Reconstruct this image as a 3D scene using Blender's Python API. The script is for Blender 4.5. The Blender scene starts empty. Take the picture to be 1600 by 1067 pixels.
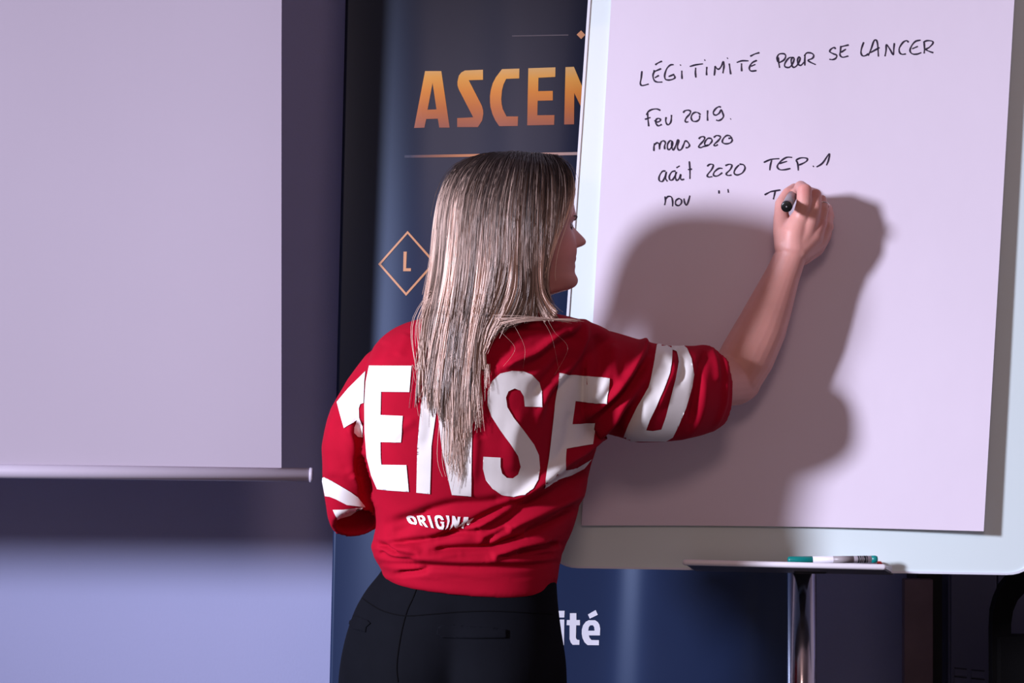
import bpy, bmesh, math, random
import numpy as np
from mathutils import Vector, Matrix
from mathutils.bvhtree import BVHTree
from mathutils.geometry import delaunay_2d_cdt

random.seed(4); rng = np.random.default_rng(4)
sc = bpy.context.scene
COL = sc.collection

# ------------------------------------------------------------------ camera, light, exposure
F = 3000.0                      # focal length in pixels of the 1600 px frame
CZ = 1.32                       # eye height of the camera
cam_d = bpy.data.cameras.new('camera'); cam = bpy.data.objects.new('camera', cam_d); COL.objects.link(cam)
cam_d.sensor_width = 36; cam_d.lens = 36 * F / 1600; cam_d.clip_start = .05
cam.location = (0, 0, CZ); cam.rotation_euler = (math.pi / 2, 0, 0)
sc.camera = cam
sc.view_settings.view_transform = 'Standard'; sc.view_settings.look = 'None'
sc.view_settings.exposure = 0.0; sc.view_settings.gamma = 1; sc.view_settings.use_curve_mapping = False

w = bpy.data.worlds.new('room_light'); sc.world = w; w.use_nodes = True
w.node_tree.nodes['Background'].inputs[0].default_value = (1.0, .74, .65, 1)
w.node_tree.nodes['Background'].inputs[1].default_value = .27

def area(name, loc, target, size, power, color, shape='DISK', size_y=None):
    d = bpy.data.lights.new(name, 'AREA'); d.shape = shape; d.size = size
    if size_y: d.size_y = size_y
    d.energy = power; d.color = color
    o = bpy.data.objects.new(name, d); COL.objects.link(o); o.location = loc
    o.rotation_euler = (Vector(target) - Vector(loc)).to_track_quat('-Z', 'Y').to_euler()
    return o
key = area('window_daylight', (-2.95, .55, 2.15), (0.62, 3.3, .85), .38, 58, (.80, .80, 1.0), 'ELLIPSE', .60)
key.data.spread = math.radians(78)
area('ceiling_lamp', (.15, .6, 2.35), (0.3, 3.2, 1.3), .5, 9, (1.0, .66, .60))

def W(px, py, Y):
    return Vector(((px - 800) / F * Y, Y, CZ + (533.5 - py) / F * Y))

# ------------------------------------------------------------------ materials
def mat(name, col, rough=.6, metal=0, spec=.5, bump=None, var=None, sheen=0, attr=None, coat=0, sss=0):
    m = bpy.data.materials.new(name); m.use_nodes = True
    nt = m.node_tree; b = nt.nodes['Principled BSDF']
    b.inputs['Base Color'].default_value = (*col, 1); b.inputs['Roughness'].default_value = rough
    b.inputs['Metallic'].default_value = metal; b.inputs['Specular IOR Level'].default_value = spec
    if sheen: b.inputs['Sheen Weight'].default_value = sheen
    if coat: b.inputs['Coat Weight'].default_value = coat
    if sss:
        b.inputs['Subsurface Weight'].default_value = sss
        b.inputs['Subsurface Radius'].default_value = (.012, .005, .003)
        b.inputs['Subsurface Scale'].default_value = .6
    tc = nt.nodes.new('ShaderNodeTexCoord')
    src = None
    if attr:
        a = nt.nodes.new('ShaderNodeAttribute'); a.attribute_name = attr; src = a.outputs['Color']
        nt.links.new(src, b.inputs['Base Color'])
    if var:
        sc_, amt = var
        n = nt.nodes.new('ShaderNodeTexNoise'); n.inputs['Scale'].default_value = sc_; n.inputs['Detail'].default_value = 5
        nt.links.new(tc.outputs['Object'], n.inputs['Vector'])
        mp = nt.nodes.new('ShaderNodeMapRange'); mp.inputs['From Min'].default_value = .3; mp.inputs['From Max'].default_value = .7
        mp.inputs['To Min'].default_value = 1 - amt; mp.inputs['To Max'].default_value = 1 + amt
        nt.links.new(n.outputs['Fac'], mp.inputs['Value'])
        hs = nt.nodes.new('ShaderNodeHueSaturation'); hs.inputs['Color'].default_value = (*col, 1)
        if src: nt.links.new(src, hs.inputs['Color'])
        nt.links.new(mp.outputs[0], hs.inputs['Value']); nt.links.new(hs.outputs[0], b.inputs['Base Color'])
    if bump:
        s, st, dist = bump
        n = nt.nodes.new('ShaderNodeTexNoise'); n.inputs['Scale'].default_value = s; n.inputs['Detail'].default_value = 4
        nt.links.new(tc.outputs['Object'], n.inputs['Vector'])
        bp = nt.nodes.new('ShaderNodeBump'); bp.inputs['Strength'].default_value = st; bp.inputs['Distance'].default_value = dist
        nt.links.new(n.outputs['Fac'], bp.inputs['Height']); nt.links.new(bp.outputs[0], b.inputs['Normal'])
    return m

def gradient_mat(name, axis, stops, lo, hi, rough=.5):
    """printed colour gradient along a world axis of the print itself"""
    m = bpy.data.materials.new(name); m.use_nodes = True; nt = m.node_tree; b = nt.nodes['Principled BSDF']
    b.inputs['Roughness'].default_value = rough
    tc = nt.nodes.new('ShaderNodeTexCoord'); sp = nt.nodes.new('ShaderNodeSeparateXYZ')
    nt.links.new(tc.outputs['Object'], sp.inputs[0])
    mp = nt.nodes.new('ShaderNodeMapRange'); mp.inputs['From Min'].default_value = lo; mp.inputs['From Max'].default_value = hi
    nt.links.new(sp.outputs[axis], mp.inputs['Value'])
    r = nt.nodes.new('ShaderNodeValToRGB'); e = r.color_ramp.elements
    e[0].position = stops[0][0]; e[0].color = (*stops[0][1], 1); e[1].position = stops[-1][0]; e[1].color = (*stops[-1][1], 1)
    for p, c in stops[1:-1]:
        k = e.new(p); k.color = (*c, 1)
    nt.links.new(mp.outputs[0], r.inputs[0]); nt.links.new(r.outputs[0], b.inputs['Base Color'])
    return m

M = {}
M['wall'] = mat('painted_wall', (.45, .48, .76), .8, var=(1.2, .03), bump=(180, .15, .002))
M['wall_side'] = mat('side_wall_paint', (.5, .42, .45), .85, bump=(150, .1, .002))
M['floor'] = mat('carpet_floor', (.09, .09, .11), .95, bump=(400, .5, .004), var=(60, .2))
M['ceiling'] = mat('ceiling_paint', (.55, .48, .5), .9, bump=(90, .1, .002))
M['screen'] = mat('matte_screen_fabric', (.40, .35, .42), .75, var=(1.5, .03), bump=(600, .08, .001))
M['bar'] = mat('screen_bar_plastic', (.55, .50, .60), .45, bump=(60, .05, .001))
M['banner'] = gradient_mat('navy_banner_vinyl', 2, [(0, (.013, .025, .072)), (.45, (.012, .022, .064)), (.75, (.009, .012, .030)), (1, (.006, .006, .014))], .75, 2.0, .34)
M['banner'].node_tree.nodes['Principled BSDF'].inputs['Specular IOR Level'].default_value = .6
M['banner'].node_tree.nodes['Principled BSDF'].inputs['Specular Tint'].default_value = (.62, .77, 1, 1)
M['gold'] = gradient_mat('copper_gold_print', 2, [(0, (.30, .10, .07)), (.35, (.50, .15, .04)), (.62, (.66, .23, .035)), (.85, (.72, .33, .06)), (1, (.66, .38, .13))], 0, 1, .45)
M['copper'] = mat('copper_print', (.62, .29, .14), .5, bump=(500, .05, .0005))
M['white_print'] = mat('white_banner_print', (.80, .80, .88), .5, bump=(500, .05, .0005))
M['board'] = mat('glossy_whiteboard', (.70, .82, .82), .3, spec=.3, coat=.08, bump=(5, .02, .001))
M['board_rim'] = mat('board_rim_white', (.72, .76, .84), .3, bump=(40, .02, .001))
M['paper'] = mat('flipchart_paper', (.74, .67, .77), .85, var=(2.5, .02), bump=(22, .12, .004))
M['ink'] = mat('black_marker_ink', (.012, .008, .03), .6, var=(60, .3))
M['chrome'] = mat('brushed_chrome', (.62, .60, .64), .16, metal=1, bump=(300, .03, .0005))
M['tray'] = mat('tray_white_metal', (.85, .83, .88), .4, bump=(200, .03, .0005))
M['tray_under'] = mat('tray_shaded_metal', (.10, .10, .12), .5, bump=(200, .03, .0005))  # dark colour stands for shade on the tray's unlit underside
M['dark_plastic'] = mat('dark_plastic', (.012, .012, .015), .5, bump=(300, .1, .0005))
M['chair_black'] = mat('chair_black_mesh', (.003, .003, .0035), .8, spec=.1, bump=(500, .3, .001))
M['green'] = mat('green_cap_plastic', (.0, .22, .20), .35, bump=(200, .02, .0005))
M['red_plastic'] = mat('red_cap_plastic', (.55, .03, .02), .35, bump=(200, .02, .0005))
M['marker_white'] = mat('marker_white_plastic', (.72, .70, .78), .35, bump=(200, .02, .0005))
M['marker_grey'] = mat('marker_grey_plastic', (.30, .27, .28), .4, bump=(200, .02, .0005))
M['black_gloss'] = mat('black_gloss_plastic', (.004, .004, .004), .3, bump=(200, .02, .0005))
M['brown'] = mat('brown_wood_laminate', (.16, .10, .11), .6, var=(12, .15), bump=(40, .1, .001))
M['cabinet'] = mat('dark_grey_metal', (.075, .078, .13), .5, var=(5, .06), bump=(200, .05, .0005))
M['slot'] = mat('vent_slot_black', (.01, .01, .02), .7, bump=(200, .05, .0005))
M['shirt'] = mat('red_cotton', (.345, .0014, .018), .85, spec=.12, sheen=.0, bump=(1400, .18, .0008), var=(30, .05))
M['shirt_print'] = mat('white_shirt_print', (.76, .74, .72), .55, bump=(900, .1, .0006), var=(40, .02))
M['trousers'] = mat('black_stretch_fabric', (.004, .0045, .007), .85, spec=.06, bump=(1500, .2, .0006), var=(20, .1))
M['seam'] = mat('trouser_seam_thread', (.003, .003, .004), .9, spec=.05, bump=(600, .1, .0006))
M['skin'] = mat('skin', (.60, .30, .25), .5, attr='tint', sss=.25, bump=(500, .12, .0008), var=(25, .05))
M['hair'] = mat('blond_hair', (.4, .3, .2), .34, attr='tint', spec=.7)
M['brow'] = mat('eyebrow_hair', (.06, .03, .02), .6, bump=(300, .1, .0005))
M['eye'] = mat('eyeball', (.30, .24, .24), .15, bump=(300, .01, .0002))
M['ring'] = mat('silver_ring', (.8, .75, .7), .15, metal=1, bump=(300, .01, .0002))
M['shoe'] = mat('shoe_leather', (.02, .02, .02), .4, bump=(300, .1, .0006))

# ------------------------------------------------------------------ mesh helpers
def prop(o, label=None, cat=None, group=None, kind=None):
    if label: o['label'] = label
    if cat: o['category'] = cat
    if group: o['group'] = group
    if kind: o['kind'] = kind
    return o

def link(name, me, material, parent=None, smooth=False):
    o = bpy.data.objects.new(name, me); COL.objects.link(o)
    if material: me.materials.append(material)
    if parent: o.parent = parent; o.matrix_parent_inverse = Matrix.Translation(parent.location).inverted()
    if smooth: me.shade_smooth()
    return o

def thing(name, loc, label, cat, group=None):
    o = bpy.data.objects.new(name, None); COL.objects.link(o); o.location = loc; o.empty_display_size = .05
    return prop(o, label, cat, group)

def mesh_py(v, f):
    me = bpy.data.meshes.new('m'); me.from_pydata([tuple(p) for p in v], [], f); me.validate(); me.update(); return me

def fast_mesh(v, quads):
    v = np.asarray(v, np.float32); q = np.asarray(quads, np.int32)
    me = bpy.data.meshes.new('m'); me.vertices.add(len(v)); me.vertices.foreach_set('co', v.ravel())
    k = q.shape[1]
    me.loops.add(q.size); me.loops.foreach_set('vertex_index', q.ravel())
    me.polygons.add(len(q)); me.polygons.foreach_set('loop_start', np.arange(0, q.size, k, dtype=np.int32))
    me.update(calc_edges=True); me.validate(); return me

def box_me(lo, hi, bev=0.0, seg=2):
    bm = bmesh.new(); bmesh.ops.create_cube(bm, size=1)
    for v in bm.verts:
        v.co = Vector([(lo[i] + hi[i]) / 2 + v.co[i] * (hi[i] - lo[i]) for i in range(3)])
    if bev: bmesh.ops.bevel(bm, geom=bm.edges[:], offset=bev, segments=seg, affect='EDGES', profile=.5)
    me = bpy.data.meshes.new('m'); bm.to_mesh(me); bm.free(); return me

def prism_me(front, back, bev=0.0):
    """solid between two matching 3-D outlines"""
    n = len(front); bm = bmesh.new()
    a = [bm.verts.new(p) for p in front]; b = [bm.verts.new(p) for p in back]
    bm.faces.new(a); bm.faces.new(b[::-1])
    for i in range(n): bm.faces.new((a[i], b[i], b[(i + 1) % n], a[(i + 1) % n]))
    bmesh.ops.recalc_face_normals(bm, faces=bm.faces[:])
    if bev:
        es = [e for e in bm.edges if all(v in a for v in e.verts)]
        bmesh.ops.bevel(bm, geom=es, offset=bev, segments=2, affect='EDGES', profile=.5)
    me = bpy.data.meshes.new('m'); bm.to_mesh(me); bm.free(); return me

def tube(points, radii, n=16, cap=True):
    """returns verts, faces of a closed tube along points"""
    P = [Vector(p) for p in points]; V = []; Fc = []
    if not hasattr(radii, '__len__'): radii = [radii] * len(P)
    up = None
    for i, p in enumerate(P):
        t = (P[min(i + 1, len(P) - 1)] - P[max(i - 1, 0)]).normalized()
        if up is None:
            up = Vector((0, 0, 1)) if abs(t.z) < .9 else Vector((1, 0, 0))
        a = (up - t * up.dot(t)).normalized(); b = t.cross(a); up = a
        for k in range(n):
            th = 2 * math.pi * k / n
            V.append(p + (a * math.cos(th) + b * math.sin(th)) * radii[i])
    for i in range(len(P) - 1):
        for k in range(n):
            k2 = (k + 1) % n
            Fc.append((i * n + k, i * n + k2, (i + 1) * n + k2, (i + 1) * n + k))
    if cap:
        Fc.append(tuple(range(n))[::-1]); Fc.append(tuple((len(P) - 1) * n + k for k in range(n)))
    return V, Fc

def capsule(points, radii, n=20):
    """round-ended tube"""
    P = [Vector(p) for p in points]; R = list(radii)
    Q = []; RR = []
    d = (P[1] - P[0]).normalized()
    for a in (80, 55, 30):
        Q.append(P[0] - d * R[0] * math.sin(math.radians(a))); RR.append(R[0] * math.cos(math.radians(a)))
    Q += P; RR += R
    d = (P[-1] - P[-2]).normalized()
    for a in (30, 55, 80):
        Q.append(P[-1] + d * R[-1] * math.sin(math.radians(a))); RR.append(R[-1] * math.cos(math.radians(a)))
    return tube(Q, RR, n)

def loft(rings):
    n = len(rings[0]); V = [p for r in rings for p in r]; Fc = []
    for i in range(len(rings) - 1):
        for k in range(n):
            k2 = (k + 1) % n
            Fc.append((i * n + k, i * n + k2, (i + 1) * n + k2, (i + 1) * n + k))
    Fc.append(tuple(range(n))[::-1]); Fc.append(tuple((len(rings) - 1) * n + k for k in range(n)))
    return V, Fc

def join_parts(parts):
    V = []; Fc = []
    for v, f in parts:
        o = len(V); V += [Vector(p) for p in v]; Fc += [tuple(i + o for i in q) for q in f]
    bm = bmesh.new(); vs = [bm.verts.new(p) for p in V]
    for q in Fc:
        try: bm.faces.new([vs[i] for i in q])
        except ValueError: pass
    bmesh.ops.recalc_face_normals(bm, faces=bm.faces[:])
    me = bpy.data.meshes.new('m'); bm.to_mesh(me); bm.free(); return me

def remeshed(me, voxel, smooth=4, factor=.5):
    """union of overlapping closed shells grown into one skin"""
    o = bpy.data.objects.new('tmp', me); COL.objects.link(o)
    r = o.modifiers.new('r', 'REMESH'); r.mode = 'VOXEL'; r.voxel_size = voxel
    s = o.modifiers.new('s', 'SMOOTH'); s.iterations = smooth; s.factor = factor
    dg = bpy.context.evaluated_depsgraph_get(); dg.update()
    out = bpy.data.meshes.new_from_object(o.evaluated_get(dg))
    bpy.data.objects.remove(o); return out

def interp(tab, y):
    """piecewise cubic-ish interpolation of rows (y, a, b, ...)"""
    T = np.array(tab, float); return [np.interp(y, T[:, 0], T[:, i]) for i in range(1, T.shape[1])]

def smooth_rows(tab, step):
    T = np.array(tab, float); n = len(T); out = []
    for i in range(n - 1):
        p0, p1, p2, p3 = T[max(i - 1, 0)], T[i], T[i + 1], T[min(i + 2, n - 1)]
        k = max(1, int(round(abs(p2[0] - p1[0]) / step)))
        for j in range(k):
            t = j / k
            out.append(.5 * ((2 * p1) + (-p0 + p2) * t + (2 * p0 - 5 * p1 + 4 * p2 - p3) * t * t + (-p0 + 3 * p1 - 3 * p2 + p3) * t ** 3))
    out.append(T[-1]); return np.array(out)

def inside(px, py, poly):
    c = False; n = len(poly)
    for i in range(n):
        x1, y1 = poly[i]; x2, y2 = poly[i - 1]
        if (y1 > py) != (y2 > py) and px < (x2 - x1) * (py - y1) / (y2 - y1) + x1: c = not c
    return c

def flat_letter(outer, holes, place, step=6.0):
    """triangulated print; place(px, py) puts each point onto the carrying surface"""
    outs = [outer] + list(holes); vs = []; es = []
    for pl in outs:
        dense = []
        for i in range(len(pl)):
            a = Vector(pl[i]); b = Vector(pl[(i + 1) % len(pl)]); k = max(1, int((b - a).length / step))
            dense += [a.lerp(b, j / k) for j in range(k)]
        o = len(vs); vs += dense; es += [(o + i, o + (i + 1) % len(dense)) for i in range(len(dense))]
    xs = [p[0] for p in outer]; ys = [p[1] for p in outer]
    x = min(xs) + step / 2
    while x < max(xs):
        y = min(ys) + step / 2
        while y < max(ys):
            if inside(x, y, outer) and not any(inside(x, y, h) for h in holes): vs.append(Vector((x, y)))
            y += step
        x += step
    v2, e2, f2, *_ = delaunay_2d_cdt(vs, es, [], 0, 1e-4)
    fs = []
    for f in f2:
        cx = sum(v2[i][0] for i in f) / 3; cy = sum(v2[i][1] for i in f) / 3
        if inside(cx, cy, outer) and not any(inside(cx, cy, h) for h in holes): fs.append(tuple(f)[::-1])
    pts = [place(p[0], p[1]) for p in v2]
    ok = [p is not None for p in pts]
    fs = [f for f in fs if all(ok[i] for i in f)]
    pts = [p if p is not None else Vector((0, 3, 0)) for p in pts]
    bm = bmesh.new(); bv = [bm.verts.new(p) for p in pts]
    for f in fs:
        try: bm.faces.new([bv[i] for i in f])
        except ValueError: pass
    bmesh.ops.delete(bm, geom=[v for v in bm.verts if not v.link_faces], context='VERTS')
    for f in bm.faces:
        if f.normal.y > 0: f.normal_flip()
    me = bpy.data.meshes.new('m'); bm.to_mesh(me); bm.free(); return me

def tr(pts, ox, oy, s): return [(ox + x / s, oy + y / s) for x, y in pts]

def catmull(P, k=6):
    P = [np.array(p, float) for p in P]
    if len(P) < 3: return [P[0] + (P[-1] - P[0]) * i / k for i in range(k + 1)]
    out = []
    for i in range(len(P) - 1):
        p0, p1, p2, p3 = P[max(i - 1, 0)], P[i], P[i + 1], P[min(i + 2, len(P) - 1)]
        for j in range(k):
            t = j / k
            out.append(.5 * ((2 * p1) + (-p0 + p2) * t + (2 * p0 - 5 * p1 + 4 * p2 - p3) * t * t + (-p0 + 3 * p1 - 3 * p2 + p3) * t ** 3))
    out.append(P[-1]); return out

# ------------------------------------------------------------------ the room
WY = 4.15
o = link('wall_back', box_me((-3.2, WY, 0), (2.6, WY + .12, 2.8)), M['wall']); prop(o, kind='structure')
o = link('floor', box_me((-3.2, -1.5, -.1), (2.6, WY, 0)), M['floor']); prop(o, kind='structure')
o = link('ceiling', box_me((-3.2, -1.5, 2.8), (2.6, WY, 2.9)), M['ceiling']); prop(o, kind='structure')
o = link('wall_left', box_me((-3.32, -1.5, 0), (-3.2, WY, 2.8)), M['wall_side']); prop(o, kind='structure')
o = link('wall_right', box_me((2.6, -1.5, 0), (2.72, WY, 2.8)), M['wall_side']); prop(o, kind='structure')
o = link('baseboard_back', box_me((-3.2, WY - .015, 0), (2.6, WY, .08), .004), M['tray']); prop(o, kind='structure')

# ------------------------------------------------------------------ projection screen
SY = 3.50
t = thing('projection_screen', W(100, 740, SY), 'large pale lilac projection screen hanging in front of the wall, left of the banner', 'screen')
zt = 2.62
def scr(px, z): return (px - 800) / F * SY, z
nx, nz = 40, 30; V = []; Q = []
for i in range(nx + 1):
    for j in range(nz + 1):
        u = i / nx; v = j / nz
        xt = (-520 - 800) / F * SY; xr_t = (442.5 - 800) / F * SY; xr_b = (440 - 800) / F * SY
        zb = W(-520 + 960 * u, 722 + 10 * u, SY).z
        z = zt + (zb - zt) * v
        x = xt + ((xr_b if v > .5 else xr_t * (1 - v * 2) + xr_b * v * 2) - xt) * u
        yy = SY + .004 * math.sin(u * 9 + v * 2) * (1 - .5 * v)
        V.append((x, yy, z))
for i in range(nx):
    for j in range(nz):
        a = i * (nz + 1) + j; Q.append((a, a + 1, a + nz + 2, a + nz + 1))
me = mesh_py(V, Q); o = link('screen_fabric', me, M['screen'], t)
md = o.modifiers.new('s', 'SOLIDIFY'); md.thickness = .0012
a = W(-520, 730, SY); b = W(484, 742, SY)
bar = join_parts([tube([a, b], [.0128, .0128], 24)]); link('bottom_bar', bar, M['bar'], t, True)
d = (b - a).normalized()
link('bar_end_cap', join_parts([tube([b, b + d * .005, b + d * .006], [.0134, .0134, .011], 24)]), M['bar'], t, True)
link('screen_casing', box_me((a.x - .03, SY - .05, zt - .01), (b.x + .03, SY + .07, zt + .11), .01), M['bar'], t)
for cx in (a.x + .1, b.x - .1):
    link('wall_bracket', box_me((cx - .02, SY + .05, zt + .02), (cx + .02, WY - .001, zt + .09), .004), M['bar'], t)

# ------------------------------------------------------------------ roll-up banner
BY = 3.68
us = np.linspace(0, 1, 240)
def bump1(u, c, s): return np.exp(-((u - c) / s) ** 2)
sl = -.26 * bump1(us, .085, .085) - .14 * bump1(us, .34, .05) - .43 * bump1(us, .655, .042) - .12 * bump1(us, .93, .03)
sl = sl - sl.mean() + .02 * np.sin(us * 40)
prof = np.cumsum(sl) * (.83 / 240); prof -= prof.mean()
def banner_pt(px, py, off=0.0):
    xl = 540 - 25 * py / 1067.0; xr = 1246 - 14 * py / 1067.0
    u = (px - xl) / (xr - xl)
    k = .75 + .5 * min(max(py / 1067, 0), 1.2)
    dy = float(np.interp(u - .012 * math.sin(py / 300), us, prof)) * k
    y0 = BY + dy - off; zz = (533.5 - py) / F
    return W(px, py, (y0 + .05 * (CZ - 1.3)) / (1 - .05 * zz))      # the sheet leans back a little
t = thing('roll_up_banner', (W(880, 533, BY).x, BY, 0), 'tall navy blue roll-up banner with copper gold lettering, behind the woman and the flipchart', 'banner')
pyt, pyb = -420, 1560
nx, ny = 150, 60; V = []; Q = []
for i in range(nx + 1):
    for j in range(ny + 1):
        py = pyt + (pyb - pyt) * j / ny
        xl = 540 - 25 * py / 1067.0; xr = 1246 - 14 * py / 1067.0
        V.append(banner_pt(xl + (xr - xl) * i / nx, py))
for i in range(nx):
    for j in range(ny):
        a = i * (ny + 1) + j; Q.append((a, a + 1, a + ny + 2, a + ny + 1))
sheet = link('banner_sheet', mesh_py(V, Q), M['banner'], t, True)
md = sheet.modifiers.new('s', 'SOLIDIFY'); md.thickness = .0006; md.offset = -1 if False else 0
xl, xr = W(505, 1560, BY).x, W(1226, 1560, BY).x
link('top_rail', box_me((W(546, pyt, BY).x, BY - .012, W(0, pyt, BY).z - .01), (W(1250, pyt, BY).x, BY + .012, W(0, pyt, BY).z + .02), .004), M['chrome'], t)
link('base_cassette', box_me((xl - .01, BY - .06, .015), (xr + .01, BY + .06, W(0, pyb, BY).z + .01), .012), M['chrome'], t)
for fx in (xl + .12, xr - .12):
    link('foot', box_me((fx - .02, BY - .08, 0), (fx + .02, BY + .08, .018), .004), M['chrome'], t)

def banner_letter(name, outer, holes, m, label=None, step=8):
    me = flat_letter(outer, holes, lambda x, y: banner_pt(x, y, .0012), step)
    o = link(name, me, m, t)
    if label: o['label'] = label
    return o
zlo = W(0, 201, BY).z; zhi = W(0, 104, BY).z
for n in M['gold'].node_tree.nodes:
    if n.type == 'MAP_RANGE': n.inputs['From Min'].default_value = zlo; n.inputs['From Max'].default_value = zhi
Z8 = (640, 90, 5.714)
A_ = [(138,120),(283,120),(357,625),(265,625),(252,545),(148,548),(132,625),(40,628)]
S_ = [(655,108),(655,198),(528,202),(645,430),(656,470),(658,500),(648,560),(610,620),(425,620),(425,540),(568,533),(440,285),(428,250),(427,215),(440,160),(462,132),(495,115)]
C_ = [(980,98),(978,185),(862,190),(838,240),(825,290),(818,370),(822,415),(832,460),(865,525),(968,525),(965,610),(800,612),(765,560),(740,505),(722,440),(718,400),(718,340),(725,290),(742,230),(770,175),(825,103)]
E_ = [(1060,95),(1302,87),(1300,172),(1150,180),(1148,300),(1278,297),(1278,382),(1143,385),(1140,515),(1293,513),(1290,600),(1050,605)]
N_ = [(1392,85),(1467,82),(1600,400),(1602,80),(1685,78),(1675,595),(1605,597),(1470,315),(1468,595),(1380,597)]
for L, h in ((A_, [[(205,225),(240,462),(160,465)]]), (S_, []), (C_, []), (E_, []), (N_, [])):
    banner_letter('printed_letter', tr(L, *Z8), [tr(x, *Z8) for x in h], M['gold'])
# small diamonds, rules
def ring_poly(cx, cy, rx, ryu, ryd): return [(cx, cy - ryu), (cx + rx, cy - 1), (cx - 3, cy + ryd), (cx - rx, cy)]
do = tr([(510,158),(846,535),(492,932),(160,553)], 570, 340, 7.625)
di = tr([(510,192),(812,536),(492,895),(192,553)], 570, 340, 7.625)
banner_letter('diamond_outline', do, [di], M['copper'], 'thin copper diamond outline', 5)
banner_letter('printed_letter', tr([(462,405),(500,405),(492,603),(550,603),(548,638),(457,638)], 570, 340, 7.625), [], M['copper'])
banner_letter('small_diamond', [(908, 47.5), (914.5, 54.5), (908, 61), (901, 54)], [], M['copper'])
rl, rr = W(640, 0, BY).x, W(905, 0, BY).x
M['rule'] = gradient_mat('rule_print', 0, [(0, (.022, .027, .06)), (.3, (.5, .2, .09)), (.55, (.6, .27, .15)), (1, (.42, .30, .28))], rl, rr, .5)
M['rule_thin'] = mat('faint_rule_print', (.10, .085, .10), .5, bump=(500, .05, .0005))
banner_letter('printed_rule', [(632, 242.6), (960, 236.5), (960, 241.2), (632, 246.6)], [], M['rule'])
banner_letter('printed_rule', [(800, 55.6), (888, 53.8), (888, 55.6), (800, 57.0)], [], M['rule_thin'])
ZI = (860, 930, 10.67)
banner_letter('printed_letter', tr([(325,298),(433,298),(433,412),(492,412),(492,500),(430,500),(425,700),(432,725),(450,742),(485,745),(482,825),(370,825),(338,785),(320,730),(320,500),(270,497),(275,412),(325,412)], *ZI), [], M['white_print'], 'white letter')
banner_letter('printed_letter', tr([(640,415),(745,415),(790,445),(818,490),(830,560),(825,668),(640,668),(655,712),(685,745),(810,748),(808,832),(620,830),(570,785),(535,715),(522,640),(524,570),(545,500),(590,440)], *ZI), [tr([(665,500),(710,500),(730,530),(737,590),(630,590),(640,530)], *ZI)], M['white_print'], 'white letter')
banner_letter('printed_accent', tr([(625,320),(755,245),(790,325),(655,390)], *ZI), [], M['white_print'], 'white accent')
banner_letter('printed_letter', tr([(110,405),(232,405),(226,830),(110,830)], *ZI), [], M['white_print'], 'white letter')
banner_letter('printed_dot', tr([(110,258),(236,258),(232,370),(110,370)], *ZI), [], M['white_print'], 'white dot')

# ------------------------------------------------------------------ flipchart easel
def on_plane(px, py, off=0.0):
    """board plane: leans back a little, right side a touch nearer"""
    y0, a, b = 3.315, .05, -.025       # Y = y0 + a (z - 1.3) + b x
    rx = (px - 800) / F; rz = (533.5 - py) / F
    Y = (y0 + a * (CZ - 1.3) - off) / (1 - a * rz - b * rx)
    return W(px, py, Y)
t = thing('flipchart_easel', (W(1253, 900, 3.3).x, 3.3, 0), 'white glass flipchart board on a chrome pole, right of the woman', 'flipchart')
def rounded(corners, r, k=8):
    out = []; n = len(corners)
    for i in range(n):
        p = Vector(corners[i]); a = (Vector(corners[i - 1]) - p).normalized(); b = (Vector(corners[(i + 1) % n]) - p).normalized()
        for j in range(k + 1):
            s = j / k; q0 = p + a * r * (1 - s) ** 2 + b * r * s ** 2
            out.append(q0)
    return out
cor = [(931, -180), (1664, -195), (1618, 899), (858, 887)]
oc = rounded(cor, 46); ic = rounded([(935, -176), (1660, -191), (1614.5, 895.5), (862, 883.5)], 44)
link('board_panel', prism_me([on_plane(p[0], p[1], .001) for p in ic], [on_plane(p[0], p[1], -.016) for p in ic]), M['board'], t)
# raised rim as a ring
n = len(oc); bm = bmesh.new()
rings = [[bm.verts.new(on_plane(p[0], p[1], d)) for p in c] for c, d in ((ic, -.0165), (ic, .0035), (oc, .0035), (oc, -.0165))]
for r in range(4):
    A, B = rings[r], rings[(r + 1) % 4]
    for i in range(n): bm.faces.new((A[i], A[(i + 1) % n], B[(i + 1) % n], B[i]))
bmesh.ops.recalc_face_normals(bm, faces=bm.faces[:])
me = bpy.data.meshes.new('m'); bm.to_mesh(me); bm.free(); link('board_rim', me, M['board_rim'], t)
# clamp bar at top of the board, above the frame
A = on_plane(965, -120); B = on_plane(1600, -128)
link('paper_clamp', box_me((A.x, A.y - .035, A.z - .015), (B.x, A.y + .0, A.z + .02), .006), M['tray'], t)
# pole: two telescoping tubes
px0 = W(1252.5, 900, 3.375)
link('pole', join_parts([tube([(px0.x, 3.375, .05), (px0.x, 3.375, .99)], [.0255, .0255], 40)]), M['chrome'], t, True)
link('pole_collar', join_parts([tube([(px0.x, 3.375, .885), (px0.x, 3.375, .915)], [.0262, .0262], 40)]), M['dark_plastic'], t, True) if False else None
link('board_mount', box_me((px0.x - .035, 3.325, .96), (px0.x + .035, 3.37, 1.12), .004), M['dark_plastic'], t)
link('base_plate', join_parts([tube([(px0.x, 3.375, .008), (px0.x, 3.375, .02), (px0.x, 3.375, .05), (px0.x, 3.375, .06)], [.20, .20, .06, .03], 48)]), M['chrome'], t, True)
for k in range(5):
    an = 2 * math.pi * k / 5 + .3
    link('caster', join_parts([tube([(px0.x + .17 * math.cos(an), 3.375 + .17 * math.sin(an) - .01, .012), (px0.x + .17 * math.cos(an), 3.375 + .17 * math.sin(an) + .01, .012)], [.012, .012], 16)]), M['dark_plastic'], t, True)
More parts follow.
